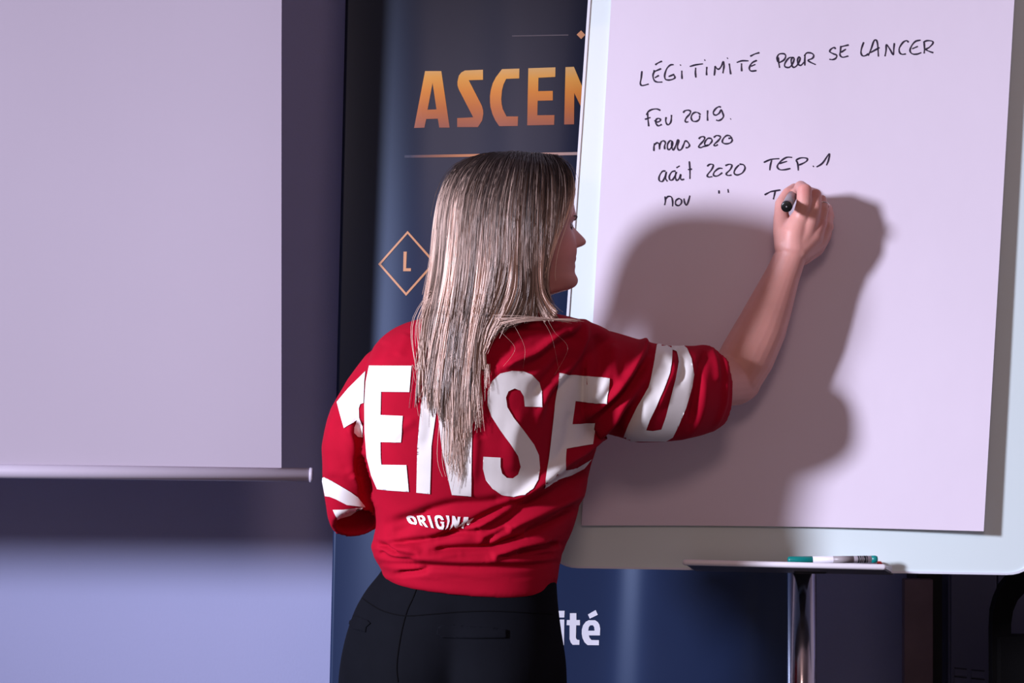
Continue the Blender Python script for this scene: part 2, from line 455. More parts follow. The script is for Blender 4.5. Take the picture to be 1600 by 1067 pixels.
# marker tray
f0, f1 = W(1071, 879.5, 3.21), W(1380, 887, 3.205); b0, b1 = W(1087, 890, 3.302), W(1396, 896, 3.298)
up = Vector((0, 0, .0025))
link('marker_tray', prism_me([f0 + up, f1 + up, b1 + up, b0 + up], [f0 - up, f1 - up, b1 - up, b0 - up]), M['tray_under'], t)
lipv, lipf = capsule([f0 + Vector((0, 0, .001)), f1 + Vector((0, 0, .001))], [.0050, .0050], 16)
link('tray_lip', join_parts([(lipv, lipf)]), M['tray'], t, True)
e = Vector((.0015, 0, 0)); h = Vector((0, 0, .011))
link('tray_end', prism_me([f1 - e, b1 - e, b1 - e + h * 1.25, f1 - e + h * .2], [f1 + e, b1 + e, b1 + e + h * 1.25, f1 + e + h * .2]), M['tray'], t)
link('tray_end', prism_me([f0 - e, b0 - e, b0 - e + h * .6, f0 - e + h * .1], [f0 + e, b0 + e, b0 + e + h * .6, f0 + e + h * .1]), M['tray'], t)
link('tray_bracket', box_me((px0.x - .028, 3.27, .924), (px0.x + .028, 3.33, .934), .003), M['dark_plastic'], t)
link('tray_bracket', box_me((px0.x - .028, 3.335, .924), (px0.x + .028, 3.38, .975), .003), M['dark_plastic'], t)

def marker(name, a, b, r, body, cap, label, capfrac=.27, print_bar=True):
    t = thing(name, a, label, 'marker')
    d = (b - a)
    P = lambda s: a + d * s
    link('barrel', join_parts([tube([P(capfrac), P(.93)], [r * .96, r * .96], 24)]), body, t, True)
    link('cap', join_parts([tube([P(0), P(.01), P(.02), P(capfrac), P(capfrac + .002)], [r * .7, r * .92, r, r, r * .96], 24)]), cap, t, True)
    link('end_plug', join_parts([tube([P(.93), P(.975), P(.995), P(1)], [r, r, r * .85, r * .5], 24)]), cap, t, True)
    if print_bar:
        for s0, s1 in ((.775, .79), (.80, .812), (.822, .83), (.84, .866), (.873, .885)):
            link('printed_bar', join_parts([tube([P(s0), P(s1)], [r * .985, r * .985], 24)]), M['dark_plastic'], t, True)
        link('printed_band', join_parts([tube([P(.50), P(.73)], [r * .975, r * .975], 24)]), M['marker_grey'], t, True)
    return t
marker('whiteboard_marker', W(1231, 875, 3.23), W(1371, 873.5, 3.24), .0062, M['marker_white'], M['green'], 'white marker with green cap lying on the tray under the flipchart')
marker('whiteboard_marker', W(1262, 883, 3.275), W(1378, 882, 3.272), .0060, M['marker_white'], M['red_plastic'], 'marker with red end mostly hidden behind the green one on the tray', print_bar=False)

# ------------------------------------------------------------------ paper pad with writing
def paper_pt(px, py, off=0.0):
    left = 955 - 46.5 * py / 820; right = 1585 - 48 * py / 829
    u = (px - left) / (right - left); v = py / 825
    c = .006 + .020 * max(0, u - .55) ** 2 / .2025 + .004 * max(0, v) ** 2 + .0012 * math.sin(u * 7 + v * 3) * v
    return on_plane(px, py, c + off)
t = thing('flipchart_pad', on_plane(1240, 826), 'large white paper pad with handwritten list hanging on the flipchart board', 'paper pad')
nx, ny = 60, 70; V = []; Q = []
for i in range(nx + 1):
    for j in range(ny + 1):
        u = i / nx; py0 = -125 + (821 + 9 * u + 125 - 3 * math.sin(u * 3.14)) * j / ny
        l = 955 - 46.5 * py0 / 820; r = 1585 - 48 * py0 / 829
        V.append(paper_pt(l + (r - l) * u, py0))
for i in range(nx):
    for j in range(ny):
        a = i * (ny + 1) + j; Q.append((a, a + 1, a + ny + 2, a + ny + 1))
o = link('paper_sheet', mesh_py(V, Q), M['paper'], t); md = o.modifiers.new('s', 'SOLIDIFY'); md.thickness = .0009; md.offset = 0

Z1 = (990, 70, 6.4); Z2 = (1200, 50, 5.714); Z3 = (1000, 160, 9.412); Z4 = (1015, 235, 5.333)
def dot(x, y): return [(x - 3, y + 2), (x + 5, y - 2)]
words = [
 (Z1, [[(82,262),(75,330),(66,385),(85,407),(150,392)],
  [(215,200),(245,180),(283,163)], [(275,238),(235,255),(205,272),(192,310),(205,355),(235,372),(287,372)], [(210,330),(252,305)], [(207,252),(198,280)],
  [(400,198),(365,203),(330,240),(310,300),(316,342),(350,352),(395,342),(413,325),(402,303)], [(348,318),(405,294)],
  [(480,258),(481,300),(483,342)], dot(467,202), [(560,217),(620,200),(693,190)], [(620,228),(617,275),(622,328)],
  [(731,220),(728,262),(729,305)], dot(710,153), [(812,212),(811,260),(805,308)], [(812,212),(835,240),(855,240),(878,210),(896,168),(903,200),(899,240),(891,285)],
  [(955,187),(962,240),(970,295)], dot(937,134), [(1030,177),(1080,160),(1148,160)], [(1078,185),(1078,225),(1080,265)],
  [(1165,115),(1210,92),(1257,78)], [(1232,155),(1190,175),(1165,205),(1156,240),(1175,262),(1228,257)], [(1172,215),(1217,195)]]),
 (Z2, [[(90,225),(94,270),(103,320)], [(86,268),(80,230),(98,198),(140,194),(157,215),(140,250),(95,275)],
  [(218,226),(185,232),(152,275),(150,308),(185,316),(214,290),(232,245),(222,226),(206,250),(212,295),(230,316),(262,292),(286,240),(276,222),(262,250),(268,286),(292,297),(322,268)],
  [(330,200),(327,250),(328,300)], [(322,215),(345,187),(385,188),(407,208),(395,235),(358,250),(375,268),(425,291)]]),
 (Z2, [[(602,152),(590,138),(562,152),(550,175),(578,192),(611,207),(606,232),(578,246),(547,243)],
  [(650,124),(645,170),(642,205),(665,225),(716,214)], [(648,132),(680,124),(720,115)], [(650,182),(695,152)]]),
 (Z2, [[(854,90),(836,140),(829,185),(845,213),(875,208),(895,192)], [(893,212),(920,150),(942,85),(960,70),(976,100),(985,220)], [(912,185),(995,138)],
  [(1043,217),(1053,165),(1057,113),(1085,150),(1117,202),(1122,150),(1127,98)], [(1254,92),(1236,77),(1205,92),(1173,140),(1173,180),(1195,199),(1230,195)],
  [(1362,72),(1315,84),(1280,125),(1267,168),(1288,195),(1330,197),(1368,183)], [(1285,150),(1337,128)],
  [(1393,92),(1396,150),(1393,192)], [(1385,92),(1420,77),(1465,82),(1470,103),(1437,138),(1408,155),(1440,173),(1475,185)]]),
 (Z3, [[(298,118),(250,97),(180,102),(120,135),(92,185)], [(108,150),(116,250),(127,352)], [(70,248),(110,236),(152,220)],
  [(210,263),(245,288),(290,275),(298,248),(268,234),(238,250),(228,295),(258,340),(290,338),(318,322)],
  [(383,215),(376,270),(393,318),(420,326),(450,290),(459,235),(461,183)]]),
 (Z3, [[(632,152),(660,122),(710,114),(742,132),(728,172),(680,225),(662,268),(680,290),(708,282)],
  [(887,180),(850,150),(800,148),(760,185),(752,235),(778,275),(830,277),(870,245),(876,190)], [(993,115),(990,200),(993,270)],
  [(1187,72),(1160,62),(1115,88),(1078,140),(1085,177),(1120,185),(1165,155),(1192,108),(1212,150),(1226,205),(1195,248),(1150,268),(1118,258)], dot(1330,242)]),
 (Z3, [[(203,715),(203,655),(212,600)], [(206,630),(245,594),(278,608),(286,650),(284,692)], [(284,645),(308,582),(345,564),(372,592),(360,640),(362,690)],
  [(470,572),(440,562),(405,610),(402,675),(430,692),(462,655),(480,600),(470,572),(464,640),(484,700),(515,655),(540,585),(556,550),(570,565),(553,620),(550,672),(576,702),(612,680),(640,620),(662,568),(695,578),(725,622),(718,650),(690,666),(670,660)]]),
 (Z3, [[(862,537),(888,510),(930,503),(950,525),(925,570),(880,620),(860,650),(890,664),(935,647),(1000,630),(1040,595),(1058,560),(1040,530),(1000,527),(965,560),(948,605),(965,632),(1000,625)],
  [(1083,516),(1120,488),(1165,493),(1182,515),(1145,565),(1100,605),(1088,630),(1115,637),(1142,618)],
  [(1350,530),(1320,492),(1270,488),(1225,530),(1208,575),(1230,602),(1280,607),(1332,590),(1354,555),(1338,525),(1298,530)]]),
 (Z4, [[(132,172),(105,175),(80,215),(80,250),(105,258),(125,225),(138,180),(131,230),(148,258)],
  [(215,172),(185,178),(163,215),(170,246),(192,242),(214,205),(222,178),(214,215),(222,248),(242,238),(258,200),(256,232),(268,244),(288,238)],
  [(222,145),(250,128)], [(330,90),(335,160),(335,238)], [(318,160),(352,155)]]),
 (Z4, [[(478,132),(502,115),(530,122),(515,160),(480,205),(490,221),(522,218)], [(607,150),(575,150),(538,180),(533,208),(565,212),(605,185)],
  [(630,127),(662,115),(685,125),(670,160),(638,192),(650,208),(682,205)], [(745,120),(715,152),(703,188),(728,204),(770,188),(794,150),(782,120),(748,114)]]),
 (Z4, [[(950,100),(1010,75),(1080,68)], [(1017,80),(1006,120),(1000,166)], [(1187,58),(1140,58),(1092,90),(1063,130),(1080,158),(1120,161),(1173,150)], [(1078,110),(1145,90)],
  [(1228,88),(1236,130),(1238,168)], [(1237,112),(1222,82),(1260,62),(1310,66),(1308,88),(1272,110),(1240,122)], dot(1363,132), [(1390,138),(1440,105),(1496,27),(1490,80),(1472,125)]]),
 (Z4, [[(128,383),(131,420),(124,456)], [(130,410),(152,384),(180,388),(191,425),(190,466)], [(242,400),(218,418),(216,448),(240,459),(263,440),(263,412),(240,398)], [(285,400),(290,430),(305,456),(320,430),(335,375)]]),
 (Z4, [[(577,332),(578,360)], [(652,322),(656,352)]]),
 (Z4, [[(957,370),(985,355),(1015,342),(1090,329)], [(1046,338),(1038,375),(1030,408)]]),
]
for Z, strokes in words:
    V = []; Q = []
    for st in strokes:
        P = catmull([np.array(p, float) for p in tr(st, *Z)], 7); n = len(P)
        o0 = len(V)
        for i, p in enumerate(P):
            d = P[min(i + 1, n - 1)] - P[max(i - 1, 0)]; L = np.hypot(*d) or 1; nrm = np.array([-d[1], d[0]]) / L
            wd = (1.12 + .22 * math.sin(i * .45 + o0)) * (.75 if i in (0, n - 1) else 1)
            V.append(paper_pt(*(p + nrm * wd), .0011)); V.append(paper_pt(*(p - nrm * wd), .0011))
        for i in range(n - 1):
            a = o0 + 2 * i; Q.append((a, a + 1, a + 3, a + 2))
    link('handwritten_word', mesh_py(V, Q), M['ink'], t)

# ------------------------------------------------------------------ lower right background
t = thing('wooden_post', (W(1435, 900, 4.0).x, 4.0, 0), 'narrow brown wooden panel standing right of the chrome pole', 'panel')
a = W(1413, 905.5, 3.96); b = W(1458, 905.5, 3.96)
link('panel_body', box_me((a.x, 3.96, 0), (b.x, 3.985, a.z), .002), M['brown'], t)
link('panel_foot', box_me((a.x - .02, 3.93, 0), (b.x + .02, 3.999, .02), .004), M['dark_plastic'], t)
t = thing('black_column_speaker', (W(1457, 900, 4.05).x, 4.05, 0), 'tall black column between the brown panel and the grey cabinet', 'speaker')
a = W(1433, 900, 4.01); b = W(1481, 900, 4.01)
link('column_body', box_me((a.x, 4.01, .03), (b.x, 4.12, 1.25), .004), M['dark_plastic'], t)
link('column_foot', box_me((a.x - .03, 4.0, 0), (b.x + .002, 4.14, .03), .004), M['dark_plastic'], t)
t = thing('metal_cabinet', (W(1540, 900, 4.0).x, 4.05, 0), 'dark blue-grey metal cabinet with vent slots beside the black chair', 'cabinet')
a = W(1482, 900, 3.95); b = W(1640, 900, 3.95)
link('cabinet_body', box_me((a.x, 3.952, 0), (b.x, 4.12, 1.3), .003), M['cabinet'], t)
dx = W(1556, 900, 3.95).x
link('cabinet_door', box_me((a.x + .004, 3.944, .05), (dx, 3.953, 1.28), .002), M['cabinet'], t)
link('cabinet_door', box_me((dx + .003, 3.944, .05), (b.x - .004, 3.953, 1.28), .002), M['cabinet'], t)
for cx0, cx1, yo in ((1491, 1510.5, 0), (1517.5, 1538.5, 3)):
    for k in range(9):
        py = 1042.5 + yo + k * 13.5
        p0 = W(cx0, py, 3.944); p1 = W(cx1, py + 2, 3.944)
        link('vent_slot', prism_me([p0 - Vector((0, .001, 0)), p1 - Vector((0, .001, 0)), p1 - Vector((0, .001, .0022)), p0 - Vector((0, .001, .0022))],
                                   [p0, p1, p1 - Vector((0, 0, .0022)), p0 - Vector((0, 0, .0022))]), M['slot'], t)
        link('vent_louvre', prism_me([p0 + Vector((.001, 0, -.0025)), p1 + Vector((0, 0, -.0025)), p1 + Vector((0, -.002, -.0155)), p0 + Vector((.001, -.002, -.0155))],
                                     [p0 + Vector((.001, .004, -.0025)), p1 + Vector((0, .004, -.0025)), p1 + Vector((0, .004, -.0155)), p0 + Vector((.001, .004, -.0155))]), M['cabinet'], t)
# chair with a loop backrest
CY = 3.62
t = thing('black_chair', (W(1700, 900, CY).x, CY - .2, 0), 'black chair with an open loop backrest at the right edge under the board', 'chair')
xc = W(1745, 900, CY).x
def cp(px, py): return W(px, py, CY)
out = [(1551,1090),(1550.5,985),(1552,955),(1557,936),(1566,915),(1580,898),(1600,886),(1640,880),(1850,880),(1890,886),(1910,898),(1924,915),(1933,936),(1938,955),(1939,985),(1939,1090)]
inn = [(1580,1090),(1580,992.5),(1580,975),(1583,955),(1590,938),(1602,925),(1618,917),(1640,914),(1850,914),(1872,917),(1888,925),(1900,938),(1907,955),(1910,975),(1910,992.5),(1910,1090)]
n = len(out); bm = bmesh.new()
rg = [[bm.verts.new(cp(*p) + Vector((0, dy, 0))) for p in c] for c, dy in ((inn, .03), (inn, 0), (out, 0), (out, .03))]
for r in range(4):
    A, B = rg[r], rg[(r + 1) % 4]
    for i in range(n - 1): bm.faces.new((A[i], A[i + 1], B[i + 1], B[i]))
bmesh.ops.recalc_face_normals(bm, faces=bm.faces[:]); me = bpy.data.meshes.new('m'); bm.to_mesh(me); bm.free()
link('back_frame', me, M['chair_black'], t)
a = cp(1556, 993); b = cp(1934, 1330)
link('backrest', box_me((a.x, CY - .004, b.z), (b.x, CY + .034, a.z), .008), M['chair_black'], t)
seatz = .47
link('seat', box_me((xc - .24, CY - .48, seatz - .06), (xc + .24, CY + .02, seatz), .02, 3), M['chair_black'], t)
link('back_support', box_me((xc - .04, CY + .02, seatz - .08), (xc + .04, CY + .05, b.z + .1), .005), M['dark_plastic'], t)
link('column', join_parts([tube([(xc, CY - .23, .08), (xc, CY - .23, seatz - .05)], [.025, .025], 20)]), M['chrome'], t, True)
for k in range(5):
    an = 2 * math.pi * k / 5 + .3; c = Vector((xc, CY - .23, .1)); e2 = c + Vector((.27 * math.cos(an), .27 * math.sin(an), -.035))
    lg = link('leg', join_parts([tube([c, e2], [.02, .013], 12)]), M['dark_plastic'], t, True)
    link('caster', join_parts([tube([e2 + Vector((0, -.012, -.037)), e2 + Vector((0, .012, -.037))], [.027, .027], 16)]), M['dark_plastic'], t, True)

# ------------------------------------------------------------------ the woman
PY = 3.0
woman = thing('person', (-.06, PY, 0), 'blond woman in red jersey and black trousers seen from behind, writing on the flipchart', 'person')

def ell(px, py, Y, rx, ry, n=48, ex=2.3, tiltx=0.0, tilty=0.0, shear=0.0):
    """horizontal ring round a body section; rx in px, ry in metres; tiltx/tilty lift the rim (m per m)"""
    c = W(px, py, Y); a = rx / F * Y; out = []
    for k in range(n):
        th = 2 * math.pi * k / n; cs, sn = math.cos(th), math.sin(th)
        x = a * math.copysign(abs(cs) ** (2 / ex), cs); y = ry * math.copysign(abs(sn) ** (2 / ex), sn)
        out.append(c + Vector((x, y + shear * (x + 10 * max(0, x - .02) ** 2), tiltx * x + tilty * y)))
    return out

def oring(c, axis, r1, r2, n=40, up=Vector((0, 0, 1))):
    """ring perpendicular to an axis, r1 along up, r2 sideways"""
    axis = axis.normalized(); u = (up - axis * up.dot(axis)).normalized(); s = axis.cross(u)
    return [c + u * math.cos(2 * math.pi * k / n) * r1 + s * math.sin(2 * math.pi * k / n) * r2 for k in range(n)]

def caps(pts, radii, n=24): return capsule([W(*p) for p in pts], radii, n)

# --- body: head with a face, neck, torso, arms and hands grown into one skin
HY = 2.985; yaw = math.radians(17); cyw, syw = math.cos(yaw), math.sin(yaw)
def head_pt(y, xl, lat):
    """local head frame (px units): xl forward, lat towards the camera -> world"""
    s = HY / F
    c = W(800, y, HY)
    return c + Vector((xl * cyw + lat * syw, xl * syw - lat * cyw, 0)) * s
prof_rows = [ # y, front, back, half width, centre
 (246, 12, -26, 14), (249, 34, -48, 36), (255, 54, -68, 53), (265, 70, -82, 66), (280, 83, -93, 74), (300, 92, -98, 78), (320, 97, -99, 79), (335, 99.5, -97, 79),
 (342, 99, -95, 78), (350, 96.5, -92, 77), (360, 97, -88, 75), (375, 98, -80, 72), (388, 99.5, -74, 69), (396, 100.5, -70, 67), (402, 101, -66, 65),
 (407, 100.5, -64, 63), (411, 100.3, -62, 61), (415, 100.3, -60, 59), (421, 100, -57, 57), (427, 101, -55, 54), (434, 105.5, -53, 51), (441, 106, -52, 47),
 (447, 102, -51, 44), (452, 92, -51, 43), (456, 78, -51, 43), (461, 62, -52, 44), (468, 52, -54, 46), (480, 46, -58, 48), (500, 44, -64, 54), (520, 46, -72, 66)]
R = smooth_rows(prof_rows, 2.2)
def g(d, s): return math.exp(-(d / s) ** 2)
nose = [(345, 0), (352, 3.5), (358, 8), (364, 13), (370, 18), (375, 20.5), (379, 19.5), (382.5, 15), (386, 6), (390, 0)]
rings = []
for y, fr, bk, hw in R:
    jaw = np.interp(y, [380, 450], [0, 1])
    xcn = fr * .22 + bk * .0 if y < 440 else fr * .1
    xcn = (fr + bk) / 2 + np.interp(y, [246, 300, 440, 520], [0, 8, 6, 0])
    ring = []
    for k in range(140):
        th = 2 * math.pi * k / 140; cs, sn = math.cos(th), math.sin(th)
        ex = 2.25 if cs > 0 else 2.1
        x = math.copysign(abs(cs) ** (2 / ex), cs); l = math.copysign(abs(sn) ** (2 / ex), sn) * hw
        x = xcn + (fr - xcn) * x if x > 0 else xcn + (xcn - bk) * x
        if cs > 0:
            al = abs(l)
            x += 1.24 * np.interp(y, [p[0] for p in nose], [p[1] for p in nose]) * g(l, np.interp(y, [345, 370, 385], [8, 12.5, 14]))
            x += 3.0 * g(al - 13, 5) * g(y - 379, 6)                    # wings of the nose
            x -= 9 * g(al - 31, 15) * g(y - 353, 9)                     # eye sockets
            x += 3.5 * g(al - 31, 11) * g(y - 354, 6.5)                 # lids
            x += 2.5 * g(al - 26, 20) * g(y - 338, 5)                   # brow ridge
            x += 4.0 * g(al - 38, 15) * g(y - 388, 15)                  # smiling cheeks
            x -= 2.2 * g(al - 27, 5) * g(y - 408, 9)                    # corner of the mouth
            x += 3.4 * g(l, 17) * g(y - 404.5, 4) + 2.8 * g(l, 15) * g(y - 415.5, 4) - 2.0 * g(l, 19) * g(y - 410.5, 1.8)                     # between the lips
        ring.append(head_pt(y, x, l))
    rings.append(ring)
head = loft(rings)
parts = [head]
# ears
for sgn in (1, -1):
    parts.append(capsule([head_pt(352, 2, 77 * sgn), head_pt(365, 0, 83 * sgn), head_pt(385, 5, 76 * sgn)], [.008, .012, .006], 14))
# torso core, smaller than the shirt
parts.append(loft([ell(772, 505, 2.975, 70, .045), ell(772, 520, 3.00, 118, .062, shear=.12), ell(770, 555, 3.00, 155, .080, shear=.30), ell(764, 640, 3.00, 155, .085, shear=.32), ell(752, 740, 3.00, 140, .085, shear=.30),
                   ell(742, 830, 3.00, 125, .085, shear=.17), ell(734, 900, 3.00, 122, .088, shear=.05), ell(725, 990, 3.00, 140, .095)]))
# right arm: shoulder, elbow, wrist
parts.append(caps([(915,590,3.085), (990,596,3.105), (1075,600,3.135), (1150,593,3.225)], [.036, .046, .045, .043]))
fore = [(1150,588,3.220), (1168,556,3.222), (1190,512,3.222), (1207,470,3.220), (1222,432,3.218), (1235,400,3.216), (1240,385,3.214)]
parts.append(caps(fore, [.044, .046, .0425, .036, .0295, .0265, .0265]))
# palm and fingers of the writing hand
Yp = 3.212
parts.append(caps([(1239,388,Yp), (1241,362,Yp-.003), (1250,341,Yp-.006)], [.026, .023, .0165]))
parts.append(caps([(1240,388,Yp), (1258,362,Yp-.001), (1266,343,Yp-.006)], [.025, .020, .0150]))
parts.append(caps([(1243,390,Yp), (1269,366,Yp+.006), (1279,347,Yp+.006)], [.024, .021, .0140]))
parts.append(caps([(1246,390,Yp+.004), (1274,372,Yp+.030), (1289,354,Yp+.026)], [.024, .024, .0150]))
parts.append(caps([(1250,396,Yp+.025), (1268,382,Yp+.050), (1280,362,Yp+.062), (1288,345,Yp+.066)], [.022, .024, .023, .016]))
parts.append(caps([(1228,384,Yp), (1223,360,Yp+.008), (1221,338,Yp+.02)], [.020, .0165, .0135]))
def finger(pts, r): parts.append(caps(pts, r, 16))
finger([(1251,342,Yp-.008), (1256,318,Yp-.014), (1257,297,Yp-.010), (1251,292,Yp+.018), (1244,303,Yp+.052)], [.0150, .0128, .0128, .0108, .0086])
finger([(1268,343,Yp-.006), (1273,322,Yp-.004), (1274,304,Yp+.006), (1264,300,Yp+.036), (1252,310,Yp+.060)], [.0130, .0112, .0108, .0098, .0082])
finger([(1280,346,Yp+.006), (1285,328,Yp+.010), (1283,313,Yp+.022), (1272,310,Yp+.050), (1258,318,Yp+.068)], [.0120, .0108, .0102, .0092, .0080])
finger([(1289,353,Yp+.020), (1295,338,Yp+.040), (1293,326,Yp+.060), (1283,325,Yp+.076), (1272,332,Yp+.080)], [.0115, .0098, .0090, .0084, .0074])
finger([(1221,340,Yp+.02), (1221,318,Yp+.034), (1231,302,Yp+.050), (1241,294,Yp+.066)], [.0132, .0112, .0102, .0086])
# left arm, bent in front of the body
parts.append(caps([(640,575,3.00), (600,640,2.99), (560,715,2.992), (558,752,3.005)], [.052, .046, .038, .034]))
parts.append(caps([(558,752,3.008), (574,768,3.07), (620,768,3.14), (662,765,3.180)], [.033, .033, .026, .022]))
parts.append(caps([(662,765,3.180), (690,762,3.190), (706,762,3.19)], [.022, .026, .02]))
for i, (dy, ln) in enumerate(((-14, 38), (-5, 44), (5, 41), (14, 32))):
    parts.append(caps([(704, 762 + dy, 3.18), (704 + ln * .5, 766 + dy, 3.176), (704 + ln, 774 + dy, 3.160)], [.0092, .0084, .007], 14))
parts.append(caps([(672,752,3.168), (694,736,3.155), (712,734,3.140)], [.011, .009, .0075], 14))
me = remeshed(join_parts(parts), .0021, 3, .5)
body = link('body', me, M['skin'], woman, True)
# skin tints: lips, cheeks, lids, face
n = len(me.vertices); co = np.empty(n * 3, np.float32); me.vertices.foreach_get('co', co); co = co.reshape(-1, 3)
base = np.tile(np.array([.66, .32, .27]), (n, 1))
def blob(c, r, col, k):
    d = np.linalg.norm((co - np.array(c)) / np.array(r), axis=1); wgt = (np.exp(-d ** 2) * k)[:, None]
    global base; base = base * (1 - wgt) + np.array(col) * wgt
blob(head_pt(395, 60, 0), (.075, .075, .085), (.44, .14, .11), .75)  # reddens the face and paints its shade into the skin colour
blob(head_pt(410, 100, 0), (.022, .018, .006), (.50, .13, .13), .8)
for s in (1, -1):
    blob(head_pt(390, 80, 44 * s), (.025, .03, .022), (.62, .21, .18), .6)
    blob(head_pt(352, 88, 33 * s), (.014, .016, .008), (.22, .08, .06), .8)
for f in ((1257,297,Yp-.02), (1274,304,Yp), (1290,325,Yp+.035), (1284,350,Yp)):
    blob(W(*f), (.012, .02, .012), (.62, .22, .20), .5)
hx = (co[:, 0] - W(800, 400, HY).x) * F / HY; hyw = (co[:, 1] - HY) * F / HY
hl = hx * cyw + hyw * syw; hpy = 533.5 - (co[:, 2] - CZ) / HY * F
scalp = (((hpy < 292) & (hl < np.interp(hpy, [246, 292], [90, 78]))) | ((hpy < 450) & (hl < 42))) & (hpy < 450)
base[scalp] = (.045, .03, .026)
ca = me.color_attributes.new('tint', 'FLOAT_COLOR', 'POINT')
ca.data.foreach_set('color', np.hstack([base, np.ones((n, 1))]).astype(np.float32).ravel())
# eyes, lashes, brows
for s in (1, -1):
    c = head_pt(354, 79.3, 30 * s)
    bm = bmesh.new(); bmesh.ops.create_uvsphere(bm, u_segments=24, v_segments=16, radius=.0105, matrix=Matrix.Translation(c))
    em = bpy.data.meshes.new('m'); bm.to_mesh(em); bm.free(); link('eye', em, M['eye'], woman, True)
    bm = bmesh.new(); bmesh.ops.create_uvsphere(bm, u_segments=16, v_segments=10, radius=.0058, matrix=Matrix.Translation(c + Vector((cyw, syw, 0)) * .0056))
    em = bpy.data.meshes.new('m'); bm.to_mesh(em); bm.free(); link('iris', em, M['brow'], woman, True)
    hb = BVHTree.FromPolygons([v.co for v in me.vertices], [p.vertices[:] for p in me.polygons]) if s == 1 else hb
    def on_face(y, lat, off):
        a = head_pt(y, 200, lat); b = head_pt(y, 0, lat); d = (b - a).normalized()
        h = hb.ray_cast(a, d); return (h[0] - d * off) if h[0] else b
    V, Q = [], []
    lash = [on_face(354.5 + (l - 30) ** 2 * .02, l * s, .0012) for l in range(20, 45, 3)]
    link('eyelash', join_parts([tube(lash, [.0007] + [.0013] * (len(lash) - 2) + [.0006], 8)]), M['brow'], woman, True)
    brow = [on_face(343 - 5 * math.sin((l - 12) / 38 * 2.3), l * s, .0006) for l in range(12, 51, 4)]
    link('eyebrow', join_parts([tube(brow, [.0010] + [.0015] * (len(brow) - 3) + [.0012, .0006], 8)]), M['brow'], woman, True)
# ring on the ring finger
c = W(1285, 322, Yp + .014); ax = (W(1283,313,Yp+.022) - W(1285,328,Yp+.010)).normalized()
u = ax.orthogonal().normalized(); v = ax.cross(u); pts = [c + (u * math.cos(a) + v * math.sin(a)) * .0112 for a in np.linspace(0, 2 * math.pi, 33)[:-1]]
V = []; Q = []
for i, p in enumerate(pts):
    rdir = (p - c).normalized()
    for k in range(6): V.append(p + (rdir * math.cos(k * math.pi / 3) + ax * math.sin(k * math.pi / 3)) * .0008)
for i in range(32):
    for k in range(6): Q.append((i * 6 + k, i * 6 + (k + 1) % 6, ((i + 1) % 32) * 6 + (k + 1) % 6, ((i + 1) % 32) * 6 + k))
link('ring', mesh_py(V, Q), M['ring'], woman, True)

# --- black marker in the hand
a = W(1229, 323, 3.150); b = W(1241, 300, 3.296)
t = thing('felt_tip_marker', a, 'black-ended marker held in the hand of the woman, writing on the paper', 'marker')
d = b - a; P = lambda s: a + d * s
link('barrel', join_parts([tube([P(.07), P(.80)], [.0088, .0088], 32)]), M['marker_grey'], t, True)
link('end_plug', join_parts([tube([P(0), P(.004), P(.01), P(.075)], [.0070, .0088, .0093, .0094], 32)]), M['black_gloss'], t, True)
link('end_dimple', join_parts([tube([P(-.003), P(.002)], [.0011, .0014], 16)]), M['marker_grey'], t, True)
link('grip', join_parts([tube([P(.80), P(.88), P(.93)], [.0088, .0064, .0035], 32)]), M['black_gloss'], t, True)
link('nib', join_parts([tube([P(.93), P(.985), P(1)], [.0022, .0020, .0008], 16)]), M['ink'], t, True)

# --- trousers
tr_rows = [ # py, xl, xr, Yc, ry
 (884, 601, 866, 3.0, .098), (900, 590, 869, 3.0, .105), (915, 577, 870, 3.0, .110), (945, 558, 872, 3.0, .117), (985, 543, 877, 3.0, .124), (1030, 533, 884, 3.0, .128),
 (1075, 529, 886, 3.0, .129), (1120, 530, 886, 3.0, .122), (1150, 533, 884, 3.0, .112)]
rr_ = smooth_rows(tr_rows, 12)
rings = []
for y, xl, xr, Yc, ry in rr_:
    ring = ell((xl + xr) / 2, y, Yc, (xr - xl) / 2, ry, 64, 2.25)
    for i, p in enumerate(ring):
        if p.y < Yc:
            q = (p.x - W((xl + xr) / 2, y, Yc).x)
            kk = g(y - 1060, 85)
            p.y -= .030 * kk * (g(q - .085, .075) + g(q + .085, .075)) - .012 * kk * g(q, .02)
    rings.append(ring)
tp = [loft(rings)]
for s, cx in ((-1, 618), (1, 798)):
    tp.append(loft([ell(cx, 1110, 3.0, 87, .115, 40), ell(cx + 2, 1220, 3.0, 84, .100, 40), ell(cx + 4, 1370, 3.0, 66, .078, 40), ell(cx + 4, 1450, 3.0, 60, .070, 40),
                    ell(cx + 2, 1560, 3.01, 57, .066, 40), ell(cx, 1700, 3.01, 47, .052, 40), ell(cx, 1828, 3.01, 42, .050, 40)]))
me = remeshed(join_parts(tp), .005, 6, .5)
trousers = link('trousers', me, M['trousers'], woman, True)
tb = BVHTree.FromPolygons([v.co for v in me.vertices], [p.vertices[:] for p in me.polygons])
def cast(bvh, px, py, off):
    o = Vector((0, 0, CZ)); d = W(px, py, 1.0) - o; h = bvh.ray_cast(o, d.normalized())
    if h[0] is None: return None
    nrm = h[1] if h[1].dot(d) < 0 else -h[1]
    return h[0] + nrm * off
def seam(name, pts, r, parent, bvh, m, k=8):
    P = [cast(bvh, p[0], p[1], r * .2) for p in catmull(pts, k)]; P = [p for p in P if p is not None]
    return link(name, join_parts([tube(P, [r * .6] + [r] * (len(P) - 2) + [r * .6], 8)]), m, parent, True)
seam('back_seam', [(652,917), (645,935), (636,955), (628,985), (622,1020), (620,1045), (622,1066)], .0011, trousers, tb, M['seam'])
